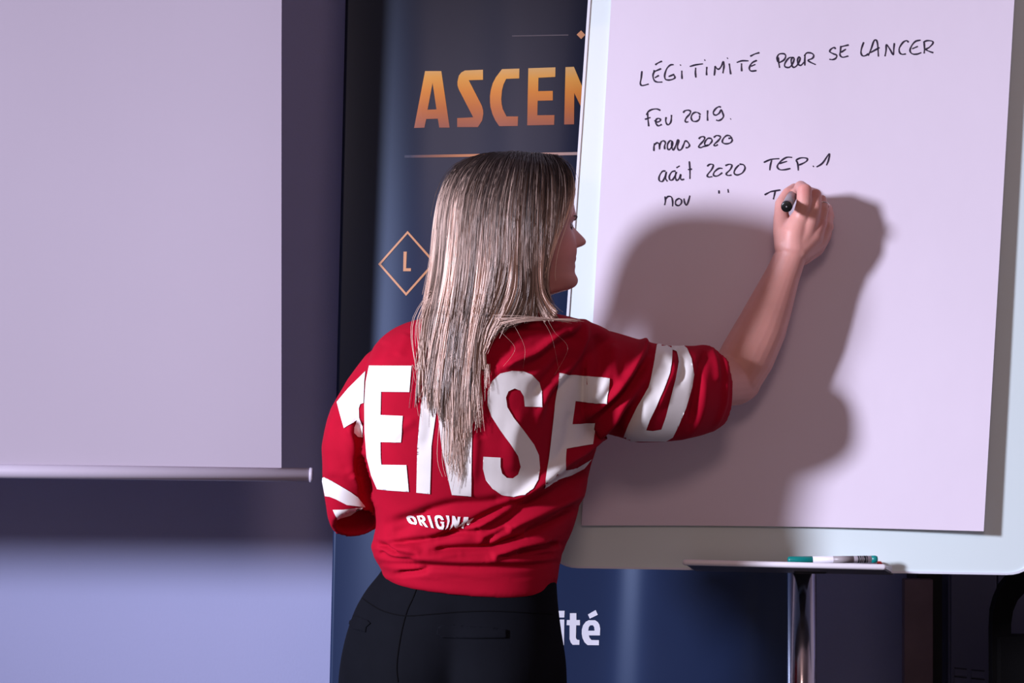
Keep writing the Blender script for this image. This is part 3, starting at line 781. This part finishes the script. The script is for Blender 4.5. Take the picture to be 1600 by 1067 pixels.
seam('waistband_seam', [(562,931), (578,943), (600,955), (632,962), (670,960), (720,956), (780,955), (868,960)], .0009, trousers, tb, M['seam'])
for pl in ([(551,957), (549,976), (560,984), (573,988), (574,972), (581,971), (580,976)], [(683,994), (682,979), (689,977), (730,978), (790,984), (790,996), (740,998), (683,995)]):
    pp = [(x, y) for x, y in pl]
    if pl[0][0] < 600: poly = [(551,956), (556,962), (575,969), (580,974), (573,980), (572,988), (553,983), (547,975)]
    else: poly = [(684,980), (692,976), (735,978), (792,984), (792,997), (740,998), (690,996), (682,991)]
    pm = flat_letter(poly, [], lambda x, y: cast(tb, x, y, .0022), 4)
    o = link('pocket_welt', pm, M['trousers'], trousers, True); md = o.modifiers.new('s', 'SOLIDIFY'); md.thickness = .002
for s, cx in ((-1, 618), (1, 798)):
    c = W(cx, 1853, 3.01)
    sh = loft([[Vector((c.x + rx * math.cos(a), yy + .035, zz + rz * math.sin(a))) for a in np.linspace(0, 2 * math.pi, 25)[:-1]] for yy, rx, rz, zz in
               ((2.905, .018, .030, .035), (2.915, .030, .040, .044), (2.95, .035, .050, .052), (3.0, .036, .045, .047), (3.06, .042, .030, .032), (3.11, .044, .022, .024), (3.145, .034, .016, .018), (3.16, .012, .008, .012))])
    sm = join_parts([sh])
    for v in sm.vertices: v.co.z = max(v.co.z, .001)
    link('shoe', sm, M['shoe'], woman, True)
    # ankle inside the shoe, part of the trouser leg's sock
    link('sock', join_parts([tube([(c.x, 3.0, .05), (c.x, 3.005, .13)], [.031, .036], 24)]), M['dark_plastic'], woman, True)

# --- jersey
t_rows = [ # py, xl, xr, Yc, ry
 (487, 706, 852, 3.000, .052), (492, 680, 885, 2.998, .066), (500, 652, 922, 2.998, .080), (514, 620, 950, 2.996, .096), (540, 590, 972, 2.998, .108), (580, 574, 975, 3.0, .117),
 (640, 569, 958, 3.0, .123), (700, 571, 940, 3.0, .124), (740, 577, 929, 3.0, .122), (780, 586, 916, 3.0, .121), (812, 591, 905, 3.0, .120), (832, 588, 897, 3.0, .121),
 (850, 583, 886, 3.0, .122), (866, 586, 878, 3.0, .120), (880, 590, 875, 3.0, .119), (895, 596, 871, 3.0, .117), (905, 598, 869, 3.0, .1165), (911, 604, 866, 3.0, .112)]
rows = smooth_rows(t_rows, 6)
rings = []
for y, xl, xr, Yc, ry in rows:
    tilt = .08 * np.interp(y, [840, 905], [0, 1]) + .0
    r = ell((xl + xr) / 2, y, Yc, (xr - xl) / 2, ry, 96, 2.35, tiltx=-tilt, tilty=np.interp(y, [840, 905], [0, .05]), shear=np.interp(y, [500, 560, 740, 905], [.1, .32, .30, .04]))
    rings.append(r)
sp = [loft(rings)]
def sleeve(pts, hollow):
    """pts: (px, py, Y, r_up, r_side, axis) with the open end last"""
    rr = []
    for (px, py, Y, r1, r2, ax, up) in pts: rr.append(oring(W(px, py, Y), Vector(ax), r1, r2, 48, Vector(up)))
    for (px, py, Y, r1, r2, ax, up), k in zip(pts[::-1][:hollow], range(hollow)):
        rr.append(oring(W(px, py, Y) , Vector(ax), r1 - .010, r2 - .010, 48, Vector(up)))
    return loft(rr)
Zu = (0, 0, 1)
sp.append(sleeve([
 (905, 592, 3.065, .072, .085, (1, .1, -.02), Zu), (950, 598, 3.085, .082, .088, (1, .15, -.02), Zu), (1000, 612, 3.100, .081, .078, (1, .25, -.05), Zu),
 (1035, 615, 3.108, .078, .068, (1, .6, -.03), Zu), (1062, 614, 3.115, .077, .064, (1, .7, 0), Zu), (1085, 611, 3.140, .075, .062, (1, .7, .05), Zu),
 (1100, 607, 3.154, .073, .061, (1, .7, .10), Zu), (1108, 604, 3.160, .071, .060, (1, .7, .14), Zu)], 4))
Zl = (1, 0, 0)
sp.append(sleeve([
 (652, 560, 3.005, .054, .070, (-.7, 0, -.7), (1, 0, -.7)), (618, 588, 3.000, .058, .074, (-.6, 0, -.8), (1, 0, -.7)), (590, 622, 2.995, .057, .076, (-.5, 0, -.85), (1, 0, -.5)),
 (567, 662, 2.990, .056, .072, (-.4, -.02, -.9), (1, 0, -.4)), (553, 704, 2.988, .0505, .066, (-.15, -.02, -1), (1, 0, -.15)), (547, 742, 2.990, .0435, .062, (0, -.1, -1), Zl),
 (550, 776, 2.993, .042, .058, (.1, -.3, -1), Zl), (553, 802, 2.995, .041, .052, (.2, -.5, -.95), Zl), (556, 817, 2.995, .039, .047, (.25, -.62, -.9), (1, 0, .25))], 4))
me = remeshed(join_parts(sp), .0029, 10, .5)
# folds worked into the cloth: (points in picture px, height m, half width px, one sided)
folds = [
 ([(905,506),(871,523),(839,549),(808,563),(782,575)], .0055, 6), ([(905,520),(870,541),(840,566),(812,580)], -.005, 9),
 ([(915,500),(910,530),(893,562),(874,592),(852,620),(840,660)], .0055, 7), ([(893,582),(868,612),(858,640)], -.004, 9), ([(880,560),(856,590),(832,618)], -.004, 9),
 ([(1002,527),(1006,545),(988,577),(965,608),(943,633),(905,655)], .008, 7), ([(1014,552),(996,588),(974,616),(952,634),(925,655)], -.009, 7),
 ([(998,600),(972,635),(956,657),(932,680),(902,706),(875,724),(846,752),(805,790),(760,815),(700,838),(640,856)], .010, 9),
 ([(1010,610),(985,650),(950,692),(922,728),(874,757),(835,780),(784,810),(742,830)], -.012, 11),
 ([(958,534),(963,606)], .003, 8), ([(930,520),(940,560),(935,590)], -.003, 10), ([(884,522),(905,506)], .004, 5),
 ([(1105,545),(1096,572),(1089,615),(1080,668)], -.006, 7), ([(1109,545),(1117,565),(1120,600)], .003, 5), ([(1128,538),(1134,575),(1132,630),(1114,672)], .0025, 4),
 ([(1048,538),(1066,560),(1062,600)], -.0035, 6), ([(1030,545),(1052,573),(1040,606),(1026,640)], .003, 7),
 ([(918,768),(859,796),(805,820),(754,845)], .006, 7), ([(864,842),(800,858),(765,872)], .004, 6), ([(905,790),(860,815),(820,835)], -.006, 6),
 ([(679,842),(726,824),(774,800),(833,776)], -.008, 6), ([(640,856),(700,844),(760,822)], -.0035, 6),
 ([(598,850),(655,845),(702,836),(745,828)], -.007, 4.5), ([(676,861),(702,857),(762,855),(797,845),(826,836)], -.007, 4.5),
 ([(757,848),(774,836),(797,824)], -.006, 5), ([(805,864),(845,855),(876,851)], -.007, 5), ([(619,897),(650,894),(670,889)], -.005, 4),
 ([(588,848),(607,859),(620,864)], -.006, 4), ([(586,869),(680,874),(780,876),(870,871)], .003, 5), ([(595,881),(700,886),(800,886),(868,879)], -.003, 4),
 ([(600,855),(650,862),(660,868),(720,866)], .003, 5), ([(590,862),(610,872),(650,874)], -.0035, 4), ([(770,868),(820,872),(868,864)], -.003, 4),
 ([(607,819),(643,809),(702,790),(762,785),(800,778)], -.0045, 8), ([(610,835),(640,822),(670,800)], -.003, 8),
 ([(558,655),(560,681),(565,737),(580,796)], -.011, 7), ([(545,667),(556,692),(563,722)], .005, 6), ([(548,740),(566,760),(582,790)], .004, 6),

 ([(600,530),(590,560),(588,600)], -.002, 10), ([(640,520),(620,560)], .002, 9), ([(660,620),(672,660),(665,700)], -.0015, 10),
 ([(760,610),(745,680),(738,760)], .002, 8), ([(742,640),(752,690)], -.002, 8), ([(610,690),(625,672),(650,655)], .0018, 7),
 ([(720,560),(700,600),(690,650)], .002, 10), ([(800,540),(780,560),(740,590)], -.003, 10), ([(820,640),(800,690),(800,740)], .002, 12),
 ([(890,640),(885,690),(862,735)], -.003, 8), ([(950,560),(946,600),(925,630)], .003, 8), ([(520,640),(512,700),(520,750)], .002, 8), ([(535,650),(530,700),(545,740)], -.002, 9),
]
n = len(me.vertices); co = np.empty(n * 3, np.float64); me.vertices.foreach_get('co', co); co = co.reshape(-1, 3)
nr = np.empty(n * 3, np.float32); me.vertex_normals.foreach_get('vector', nr); nr = nr.reshape(-1, 3).astype(float)
pxs = 800 + co[:, 0] / co[:, 1] * F; pys = 533.5 - (co[:, 2] - CZ) / co[:, 1] * F
disp = np.zeros(n)
front = np.clip(-nr[:, 1] * 3 + .35, 0, 1)       # the back of the jersey faces the viewer
for pts, hgt, wd in folds:
    C = catmull(pts, 5); best = np.full(n, 1e9); tt = np.zeros(n)
    for i in range(len(C) - 1):
        a, b = np.array(C[i]), np.array(C[i + 1]); ab = b - a; L2 = (ab ** 2).sum() + 1e-9
        s = np.clip(((pxs - a[0]) * ab[0] + (pys - a[1]) * ab[1]) / L2, 0, 1)
        d = np.hypot(pxs - a[0] - s * ab[0], pys - a[1] - s * ab[1]); m_ = d < best
        best[m_] = d[m_]; tt[m_] = (i + s[m_]) / (len(C) - 1)
    taper = np.clip(np.minimum(tt, 1 - tt) * 6, .25, 1)
    disp += (1.35 if pts[0][0] < 860 else 1.65) * (1 if pts[0][1] < 780 else 1.4) * hgt * taper * np.exp(-(best / wd) ** 2)
inner = (nr[:, 1] < -.1)
disp *= front
from mathutils import noise as mn
back = 1 - front
for i in range(n):
    p = Vector(co[i]); disp[i] += .0018 * mn.noise(p * 9) + .0009 * mn.noise(Vector((p.x * 14, p.y * 14, p.z * 34)))
    if back[i] > .1: disp[i] += back[i] * .005 * mn.noise(Vector((p.x * 9 + p.z * 12, p.y * 9, p.z * 16)))
    if 838 < pys[i] < 905: disp[i] += .0022 * mn.noise(Vector((p.x * 14, p.y * 14, p.z * 70 + p.x * 10)))
co2 = co + nr * disp[:, None]
me.vertices.foreach_set('co', co2.astype(np.float32).ravel()); me.update()
shirt = link('jersey', me, M['shirt'], woman, True)
shb = BVHTree.FromPolygons([v.co for v in me.vertices], [p.vertices[:] for p in me.polygons])
def sh_place(x, y): return cast(shb, x, y, .0016)
Z5 = (480, 540, 3.556); Z6 = (730, 540, 3.333); Z7 = (620, 780, 10.0); ZD = (880, 480, 4.446)
prints = [
 (Z5, [(348,112),(580,112),(568,258),(413,256),(410,385),(532,390),(522,537),(410,535),(411,620),(415,660),(552,662),(566,810),(450,802),(392,795),(360,720),(335,620),(324,480),(322,330),(330,200)], [], 5),
 (Z5, [(672,122),(770,122),(790,330),(820,530),(830,400),(855,135),(935,135),(918,330),(915,520),(910,835),(803,828),(770,690),(745,560),(722,335),(690,560),(686,690),(682,823),(607,815),(612,560),(630,330)], [], 5),
 (Z6, [(390,320),(389,240),(372,190),(335,153),(285,135),(230,130),(170,145),(128,185),(105,240),(103,310),(125,370),(170,440),(225,515),(262,575),(275,630),(262,670),(235,690),(205,688),(180,665),(172,630),(172,582),(82,578),(80,640),(95,700),(130,745),(180,776),(240,787),(300,776),(345,745),(370,700),(376,640),(370,570),(345,515),(290,440),(240,375),(207,320),(200,270),(213,238),(245,223),(275,235),(292,265),(297,317)], [], 5),
 (Z6, [(480,145),(740,170),(728,303),(560,288),(545,408),(668,400),(652,515),(515,538),(510,645),(570,640),(645,590),(605,645),(540,680),(470,700),(402,748),(415,640),(430,520),(455,300)], [], 5),
 (ZD, [(650,265),(680,250),(715,268),(748,285),(765,240),(800,240),(860,290),(890,360),(905,470),(890,560),(850,700),(800,820),(760,900),(700,935),(640,950),(540,945),(500,965),(408,942),(450,830),(520,680),(590,555),(605,500),(630,380)],
   [[(755,298),(790,312),(797,380),(775,500),(740,640),(710,760),(680,845),(620,855),(575,850),(600,780),(650,680),(700,570),(742,460),(752,400)]], 5),
 (Z5, [(328,143),(290,180),(230,240),(168,315),(186,385),(208,458),(275,412),(258,455),(256,485),(275,505),(308,510),(312,450),(292,400),(290,350),(300,325),(318,318),(322,200)], [], 4),
 (Z5, [(83,730),(98,729),(140,750),(190,780),(240,810),(280,840),(320,895),(270,888),(220,882),(160,850),(130,838),(103,835)], [], 4),
 (Z5, [(145,910),(200,908),(260,900),(312,896),(285,915),(240,945),(205,955),(168,965)], [], 4),
 (Z7, [(150,265),(170,248),(200,240),(260,255),(290,285),(310,320),(326,370),(320,395),(300,402),(230,385),(200,368),(175,335)], [[(205,285),(240,285),(268,320),(288,362),(262,362),(235,340)]], 1.6),
 (Z7, [(310,252),(400,255),(435,275),(455,310),(455,335),(432,352),(495,435),(455,432),(395,362),(380,362),(412,418),(372,405),(345,340)], [[(362,285),(395,288),(412,312),(405,327),(380,327)]], 1.6),
 (Z7, [(485,260),(525,262),(582,450),(540,440)], [], 1.6),
 (Z7, [(738,320),(715,275),(685,255),(640,252),(608,262),(592,290),(597,340),(615,410),(635,450),(665,466),(725,466),(742,420),(740,350),(680,345),(684,372),(703,378),(702,422),(672,425),(645,375),(632,315),(645,290),(672,292),(698,325)], [], 1.6),
 (Z7, [(765,250),(815,255),(826,340),(800,430),(755,470),(785,400),(790,330)], [], 1.6),
 (Z7, [(865,255),(905,262),(942,345),(950,272),(992,272),(975,360),(940,440),(905,436),(885,385),(872,420),(820,465),(860,380)], [], 1.6),
 (Z7, [(1045,275),(1115,275),(1110,320),(1200,280),(1150,340),(1130,410),(1095,405),(1080,340),(1055,380),(1040,450),(1005,440),(1020,392),(920,440),(1030,350)], [], 1.6),
]
for Z, outer, holes, st in prints:
    pm = flat_letter(tr(outer, *Z), [tr(h, *Z) for h in holes], sh_place, min(st, 3))
    link('printed_letter', pm, M['shirt_print'], shirt, True)

# --- hair: long strands in clumps over a dark cap
guides = [ # near side, from the back of the head round to the face (px, py, Y)
 [(775,243,2.985),(720,257,2.98),(692,292,2.975),(681,345,2.965),(676,410,2.95),(664,475,2.90),(655,540,2.85),(652,590,2.84),(650,640,2.83)],
 [(778,241,2.97),(732,257,2.94),(706,298,2.915),(697,360,2.90),(692,430,2.885),(680,500,2.86),(670,560,2.84),(662,620,2.83),(664,668,2.82)],
 [(782,240,2.96),(748,260,2.915),(725,310,2.89),(718,385,2.875),(710,455,2.865),(698,530,2.85),(690,590,2.84),(688,650,2.83),(704,705,2.82)],
 [(792,239,2.955),(768,262,2.90),(750,320,2.875),(744,395,2.865),(738,460,2.858),(728,530,2.85),(720,595,2.84),(714,655,2.83),(712,715,2.82)],
 [(803,238,2.95),(790,262,2.895),(774,325,2.87),(768,400,2.862),(760,455,2.86),(748,510,2.85),(740,570,2.84),(738,630,2.83),(738,690,2.82)],
 [(815,239,2.95),(808,264,2.895),(798,325,2.87),(794,395,2.865),(788,445,2.865),(772,485,2.86),(756,520,2.85),(748,560,2.84),(744,600,2.83)],
 [(830,240,2.955),(829,268,2.90),(823,335,2.875),(821,400,2.875),(822,445,2.88),(815,475,2.88),(800,497,2.87),(782,512,2.86),(765,522,2.85)],
 [(843,241,2.96),(850,270,2.915),(847,335,2.89),(843,390,2.885),(842,430,2.89),(846,458,2.895),(858,480,2.90),(872,493,2.895),(884,499,2.89)],
 [(856,243,2.965),(871,272,2.93),(868,325,2.905),(857,375,2.897),(848,415,2.90),(845,445,2.905),(848,468,2.91),(860,486,2.91),(876,497,2.90)],
 [(866,244,2.978),(889,264,2.958),(897,290,2.942),(891,318,2.928),(878,350,2.915),(862,385,2.905),(850,420,2.908),(846,448,2.912),(852,474,2.915)],
]
fargs = [[(x, y, min(2.985 + (2.985 - Y) * .95, 3.09)) for x, y, Y in gd] for gd in guides]
def dense(gd, k=4): return np.array(catmull([np.array(p) for p in gd], k))
G = np.array([dense(g_) for g_ in guides]); GF = np.array([dense([(x, y + 0, Y) for x, y, Y in g_]) for g_ in fargs])
NS = 22
def guide_at(GG, u, jitter=None):
    x = u * (len(GG) - 1); i = int(min(x, len(GG) - 2)); f = x - i
    p = GG[i] * (1 - f) + GG[i + 1] * f
    s = np.linspace(0, len(p) - 1, NS); i0 = np.minimum(s.astype(int), len(p) - 2); fr = (s - i0)[:, None]
    return p[i0] * (1 - fr) + p[i0 + 1] * fr
def to_world(P):
    x = (P[:, 0] - 800) / F * P[:, 2]; z = CZ + (533.5 - P[:, 1]) / F * P[:, 2]
    return np.stack([x, P[:, 2], z], 1)
strands = []; tints = []; rads = []
blond = np.array([.95, .68, .56]); ash = np.array([.12, .08, .062]); dark = np.array([.030, .020, .018])
v = np.linspace(0, 1, NS)
def add_strand(P, tone, rad, root=.16, length=1.0):
    global strands
    strands.append(P)
    rt = np.clip((v * length - root) / .22, 0, 1)[:, None]
    rt = rt * rt * (3 - 2 * rt)
    c = blond * tone + ash * (1 - tone) if tone >= 0 else dark * 1.6
    tints.append(dark * (1 - rt) + c * rt); rads.append(rad * (1 - .55 * v ** 3))
def resample(P, L):
    s = v * L * (len(P) - 1); i0 = np.minimum(s.astype(int), len(P) - 2); fr = (s - i0)[:, None]
    return P[i0] * (1 - fr) + P[i0 + 1] * fr
for side, GG, NC, per in ((0, G, 170, 40), (1, GF, 60, 28)):
    for c in range(NC):
        uc = (c + rng.random()) / NC; ctone = np.clip(.5 + .42 * math.sin(uc * 31 + 2) + rng.normal(0, .25), 0, 1) ** 1.2
        clump_end = rng.normal(0, 1, 3) * np.array([6, 6, .002])
        csway = rng.normal(0, 1, 2) * np.array([3.5, 1.5]); cdep = rng.random() * .007
        Lc = (.50 + .50 * rng.random()) * (1 if side == 0 else .70)
        for k in range(per):
            u = float(np.clip(uc + rng.normal(0, .012), 0, 1)); u2 = uc
            Pa = guide_at(GG, u); Pb = guide_at(GG, u2)
            cl = (np.clip((v - .35) / .65, 0, 1) ** 1.1 * .92)[:, None]
            P = Pa * (1 - cl) + Pb * cl
            env = np.sin(np.minimum(v * 2.2, 1.57))[:, None]
            P[:, :2] += csway * (v ** 1.5)[:, None] + rng.normal(0, .9, 2) * env
            P[:, 0] += 1.6 * np.sin(v * 9 + c) * v
            P += clump_end * (v ** 3)[:, None]
            P[:, 2] += (cdep + rng.random() * .005) * env[:, 0] * (1 if side == 0 else -1)
            fl = rng.random() < .05
            if fl: P[:, 0] += rng.normal(0, 9) * v ** 2; P[:, 2] -= .004 * v
            if uc > .62 and side == 0: Lc = max(Lc, .88)
            P = resample(P, Lc * (.86 + .14 * rng.random()) * (1 if u > .55 else 1))
            tone = np.clip(ctone + rng.normal(0, .16), 0, 1)
            if rng.random() < .10: tone = -1
            root = .06 + .13 * rng.random() + (.30 if (.14 < uc < .42) else 0) * rng.random() - (.05 if uc > .75 else 0)  # longer dark roots mid-way also paint in the hair's shadowed streaks
            add_strand(to_world(P), tone, .00052 + .00022 * rng.random(), root)
# short crown hairs lifting off the parting
for c in range(1500):
    u = rng.random() ** .9; P = guide_at(G, u); L = .10 + .35 * rng.random()
    P = resample(P, L); lift = np.sin(v * math.pi) * rng.uniform(1, 6) + (1 - v) * rng.uniform(-2, 3)
    P[:, 1] -= lift; P[:, 0] += rng.normal(0, 3) + rng.normal(0, 5) * v; P[:, 2] -= .004 + .004 * rng.random() * v
    add_strand(to_world(P), np.clip(.35 + .3 * rng.normal(), 0, 1), .00032, .04 + .2 * rng.random(), L)
# locks pulled sideways over the right shoulder and fine stray hairs on the jersey
for c in range(34):
    y0 = 505 + rng.normal(0, 4); a = rng.random() < .6
    if a: q_ = rng.normal(0, 3); pts = [(738 + rng.normal(0, 8), y0 - 18, 2.90), (765, y0 + q_, 2.862), (812, 500 + q_ * .8, 2.865), (856, 499 + q_ * .3, 2.88), (896 + rng.normal(0, 12), 501 + rng.normal(0, 2), 2.90)]
    else:
        x1 = rng.uniform(745, 870); pts = [(x1, 500, 2.87), (x1 + 12, 520, 2.86), (x1 + 22 + rng.normal(0, 8), 545, 2.85), (x1 + 30 + rng.normal(0, 14), 570 + rng.normal(0, 12), 2.845)]
        if rng.random() < .55: continue
    P = dense(pts, 6); s = np.linspace(0, len(P) - 1, NS); i0 = np.minimum(s.astype(int), len(P) - 2); fr = (s - i0)[:, None]
    P = P[i0] * (1 - fr) + P[i0 + 1] * fr
    add_strand(to_world(P), .8, .0003 if a else .00014, -.3)
# loose ends hanging on the white letters
for x0, x1, y1, w_ in ((752,760,600,3), (748,738,640,3), (735,722,700,5), (712,700,735,6), (690,708,700,5), (668,660,640,5), (660,652,600,6), (742,748,660,4), (700,716,745,5), (727,716,690,5)):
    for k in range(26):
        a = rng.normal(0, w_ * 1.6); b = rng.normal(0, w_)
        if x0 < 692 and k > 9: continue
        pts = [(max(x0 + a * .6 + 8, 688), 435, 2.925), (x0 + a + (x1 - x0) * .15, 500, 2.868), (x0 + (a + b) / 2 + (x1 - x0) * .5, 575, 2.84), (x1 + b, y1 - 30, 2.83), (x1 + b * .6 + rng.normal(0, 3), y1 + rng.normal(0, 14), 2.82)]
        P = dense(pts, 6); s = np.linspace(0, len(P) - 1, NS); i0 = np.minimum(s.astype(int), len(P) - 2); fr = (s - i0)[:, None]
        P = P[i0] * (1 - fr) + P[i0 + 1] * fr
        add_strand(to_world(P), .35 + .5 * rng.random(), .00042, -.3)
S = np.array(strands); T = np.array(tints); Rd = np.array(rads)
# rest the lower hair on the jersey
for i in range(len(S)):
    if S[i, 3, 1] > 2.99 or S[i, :, 2].min() > 1.39: continue
    off = .0015 + .006 * rng.random(); yy = S[i, :, 1].copy(); lims = np.full(NS, 9.0)
    for j in range(NS):
        p = S[i, j]
        if p[2] < 1.40:
            h = shb.ray_cast(Vector((p[0], p[1] - .35, p[2])), Vector((0, 1, 0)))
            if h[0] is not None: lims[j] = h[0].y - off
            if lims[j] < 9 and p[2] < 1.36:
                w_ = min(1, (1.36 - p[2]) / .06); yy[j] = yy[j] * (1 - w_) + lims[j] * w_
    for _ in range(6):
        yy = np.minimum(yy, lims); yy[1:-1] = (yy[:-2] + 2 * yy[1:-1] + yy[2:]) / 4
    S[i, :, 1] = np.minimum(yy, lims + .0012)
tan = np.gradient(S, axis=1); tan /= np.linalg.norm(tan, axis=2, keepdims=True) + 1e-9
ref = np.array([0.0, 1.0, 0.0]); n1 = np.cross(tan, ref); n1 /= np.linalg.norm(n1, axis=2, keepdims=True) + 1e-9; n2 = np.cross(tan, n1)
vs = []
for k in range(3):
    a = 2 * math.pi * k / 3 + .5
    vs.append(S + (n1 * math.cos(a) + n2 * math.sin(a)) * Rd[..., None])
Vv = np.stack(vs, 2).reshape(-1, 3); K = len(S)
base_i = (np.arange(K)[:, None] * NS + np.arange(NS - 1)[None, :]) * 3
Qs = [np.stack([base_i + k, base_i + (k + 1) % 3, base_i + 3 + (k + 1) % 3, base_i + 3 + k], -1) for k in range(3)]
Q = np.concatenate([q.reshape(-1, 4) for q in Qs])
hm = fast_mesh(Vv, Q)
ca = hm.color_attributes.new('tint', 'FLOAT_COLOR', 'POINT')
tc = np.repeat(T[:, :, None, :], 3, 2).reshape(-1, 3)
ca.data.foreach_set('color', np.hstack([tc, np.ones((len(tc), 1))]).astype(np.float32).ravel())
hair = link('hair', hm, M['hair'], woman, True)
print('hair tris', len(Q) * 2, 'strands', K)
# dark under layer so the scalp and neck never show through
M['under_hair'] = mat('dark_under_hair', (.14, .095, .075), .6, bump=(200, .4, .002))
ur = []
for y, fr, bk, hw in R[::4]:
    if y > 470: break
    ring = []
    for k in range(60):
        th = 2 * math.pi * k / 60; cs, sn = math.cos(th), math.sin(th)
        x = (-4 + (34 if y < 300 else 34) * cs if cs > 0 else -4 + (abs(bk) + 2) * cs)
        if y < 300: x = (np.interp(y, [246, 300], [.9, .45])) * fr * cs + 0 if cs > 0 else x
        wd_ = hw - 3 if y < 420 else hw + 6
        ring.append(head_pt(y + (7 if y < 320 else 2), x * .97 if cs < 0 else min(x, 26 if y > 300 else 70), sn * wd_))
    ur.append(ring)
ur.append([p + Vector((-.01, -.0, -.05)) for p in ur[-1]])
V, Q2 = loft(ur)
low = loft([ell(770, 380, 2.985, 72, .050, 40), ell(764, 440, 2.985, 78, .062, 40), ell(752, 478, 2.98, 74, .050, 40, shear=.1), ell(740, 505, 2.98, 56, .035, 40, shear=.2), ell(730, 530, 2.98, 40, .02, 40, shear=.2)])
link('hair_under_layer', join_parts([(V, Q2), low]), M['under_hair'], woman, True)
